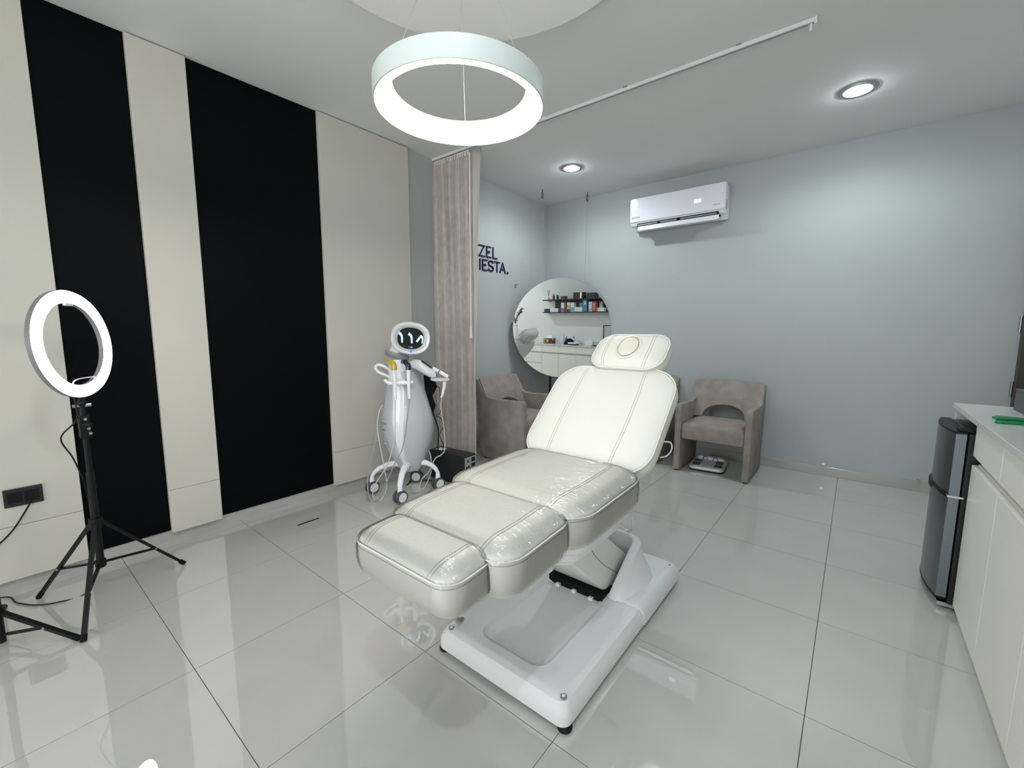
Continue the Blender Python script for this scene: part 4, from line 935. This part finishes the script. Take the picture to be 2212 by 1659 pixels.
def bottle(x, y, r, h, m, capm, label, nozzle=False):
    t = thing('bottle', label, 'bottle', (x, y, ZT), group='bottles on the counter')
    obj('body', lathe(new(), [(r * .95, ZT), (r, ZT + .008), (r, ZT + h * .62), (r * .8, ZT + h * .72), (r * .36, ZT + h * .80)], x, y, 0, 20), m, t)
    o = obj('cap', lathe(new(), [(r * .42, ZT + h * .78), (r * .42, ZT + h * .93), (r * .2, ZT + h)], x, y, 0, 16), capm, t)
    if nozzle: obj('nozzle', cyl(new(), (x, y, ZT + h * .95), (x - .035, y, ZT + h * .98), .006, 8), capm, o)
BW = mat('bottle_white', (.74, .76, .78), .3); BBL = mat('bottle_blue', (.06, .10, .30), .3); BCL = mat('bottle_pale', (.50, .56, .66), .25)
bottle(3.69, 1.612, .024, .105, mat('vial_purple', (.05, .03, .12), .3), BW, 'small dark vial in front of the red bin')
bottle(3.70, 1.88, .033, .225, BW, BW, 'tall white pump bottle on the counter', True)
bottle(3.71, 1.962, .026, .165, BBL, BBL, 'blue bottle beside the tall white bottle')
bottle(3.775, 2.020, .032, .160, BCL, BW, 'pale blue bottle behind the black pouch, nearest the blue bottle')
bottle(3.79, 2.09, .032, .170, BW, BBL, 'white bottle with a dark cap behind the black pouch')
bm = new(); bmesh.ops.create_uvsphere(bm, u_segments=24, v_segments=14, radius=1)
for v in bm.verts: v.co = Vector((3.655 + .040 * v.co.x, 2.085 + .145 * v.co.y * (1 - .25 * max(v.co.z, 0)), ZT + max(0, v.co.z) ** .8 * .125))
tag(obj('black_pouch', bm, BLACKM), 'slumped black cloth pouch in front of the counter bottles', 'pouch')
t = thing('instrument_case', 'low white case on a black base on the counter', 'case', (3.56, 2.255, ZT))
obj('tray', B(3.505, 3.60, 2.15, 2.365, ZT, ZT + .022, bev=.004), BLACK, t, smooth=False); obj('lid', B(3.505, 3.60, 2.152, 2.363, ZT + .0225, ZT + .055, bev=.006), WHITEM, t, smooth=False)
t = thing('glass_dish', 'small clear glass dish with a black stick beside the case', 'dish', (3.63, 2.405, ZT))
obj('bowl', lathe(new(), [(.026, ZT), (.034, ZT + .006), (.040, ZT + .05), (.036, ZT + .05), (.030, ZT + .008)], 3.63, 2.405, 0, 20), mat('pale_glass', (.62, .68, .70), .08, alpha=.55), t)
obj('stick', cyl(new(), (3.63, 2.42, ZT + .01), (3.60, 2.36, ZT + .085), .004, 8), BLACK, t)
t = thing('tissue_box', 'white square tissue box with a tissue sticking out', 'tissue box', (3.65, 2.595, ZT))
obj('box', B(3.595, 3.705, 2.505, 2.687, ZT, ZT + .100, bev=.006), WHITEM, t, smooth=False)
bm = new(); 
loft(bm, [[(3.65 + .012 * math.cos(a) * s, 2.60 + .035 * s * math.sin(a) + .008 * math.sin(3 * a), ZT + z) for a in [2 * PI * i / 16 for i in range(16)]] for s, z in ((.8, .100), (1.0, .115), (1.2, .128), (.4, .138))])
obj('tissue', bm, mat('towel_white', (.78, .77, .74)), t)
t = thing('clear_container', 'pale translucent lidded container beside the tissue box', 'container', (3.66, 2.75, ZT))
obj('tub', B(3.61, 3.71, 2.705, 2.798, ZT, ZT + .075, bev=.006), mat('pale_translucent', (.52, .58, .57), .15), t, smooth=False); obj('lid', B(3.607, 3.713, 2.702, 2.801, ZT + .0755, ZT + .088, bev=.004), WHITEM, t, smooth=False)
t = thing('picture_frame', 'thin black picture frame leaning on the wall by the counter end', 'picture frame', (XR - .02, 2.78, ZT))
fr = new()
for y0_, y1_, a_, b_ in ((2.690, 2.702, ZT, 1.30), (2.868, 2.880, ZT, 1.30), (2.690, 2.88, 1.288, 1.30), (2.690, 2.88, ZT, ZT + .012)): box(fr, XR - .022, XR - .002, y0_, y1_, a_, b_)
obj('frame', fr, BLACK, t, smooth=False); obj('print', B(XR - .012, XR - .003, 2.70, 2.87, ZT + .01, 1.29), mat('print_paper', (.52, .55, .56), .3), t, smooth=False)
for k, (y_, z_) in enumerate(((2.76, .96), (2.80, 1.0), (2.83, .94))): obj('print_shape', B(XR - .0125, XR - .012, y_ - .016, y_ + .016, z_ - .05, z_ + .07), mat('print_dark', (.12, .13, .14), .4) if k % 2 else WHITEM, t, smooth=False)
t = thing('vase', 'tall white vase with a green leafy branch on the counter', 'vase', (3.72, .47, ZT))
obj('body', lathe(new(), [(.05, ZT), (.072, ZT + .03), (.092, ZT + .12), (.085, ZT + .22), (.060, ZT + .31), (.052, ZT + .36), (.060, ZT + .39), (.052, ZT + .39), (.045, ZT + .35)], 3.72, .47, 0, 32), WHITEM, t)
LEAF = mat('leaf_green', (.025, .085, .045), .5); STEM = mat('stem_green', (.06, .08, .035), .6)
def leaf(bm, p, d, L, wd):
    d = d.normalized(); s = d.cross(Vector((random.uniform(-1, 1), random.uniform(-1, 1), .5))).normalized(); n_ = s.cross(d)
    ctr = [bm.verts.new(p + d * L * f + n_ * .004 * math.sin(PI * f)) for f in (0, .35, .7, 1)]
    for sg in (-1, 1):
        ed = [bm.verts.new(p + d * L * f + s * sg * wd * q_) for f, q_ in ((.35, 1), (.7, .8))]
        bm.faces.new((ctr[0], ed[0], ctr[1])); bm.faces.new((ctr[1], ed[0], ed[1], ctr[2])); bm.faces.new((ctr[2], ed[1], ctr[3]))
for k, path_ in enumerate(([(3.72, .47, 1.15), (3.71, .50, 1.38), (3.70, .60, 1.55), (3.69, .72, 1.65)], [(3.72, .47, 1.15), (3.72, .49, 1.40), (3.72, .57, 1.52), (3.73, .66, 1.57)], [(3.72, .47, 1.15), (3.72, .45, 1.38), (3.70, .42, 1.52), (3.68, .36, 1.62)])):
    pts = crom(path_, 8)
    o = obj('branch', tube(new(), pts, .003, 6), STEM, t)
    bm = new()
    for i in range(6, len(pts)):
        dv = (pts[i] - pts[i - 1]).normalized()
        for sg in (-1, 1):
            leaf(bm, pts[i], dv * .5 + Vector((random.uniform(-.5, .5), sg * .7, random.uniform(-.2, .8))), .05, .012)
    lo_ = obj('leaves', bm, LEAF, o, smooth=False); lo_['kind'] = 'stuff'
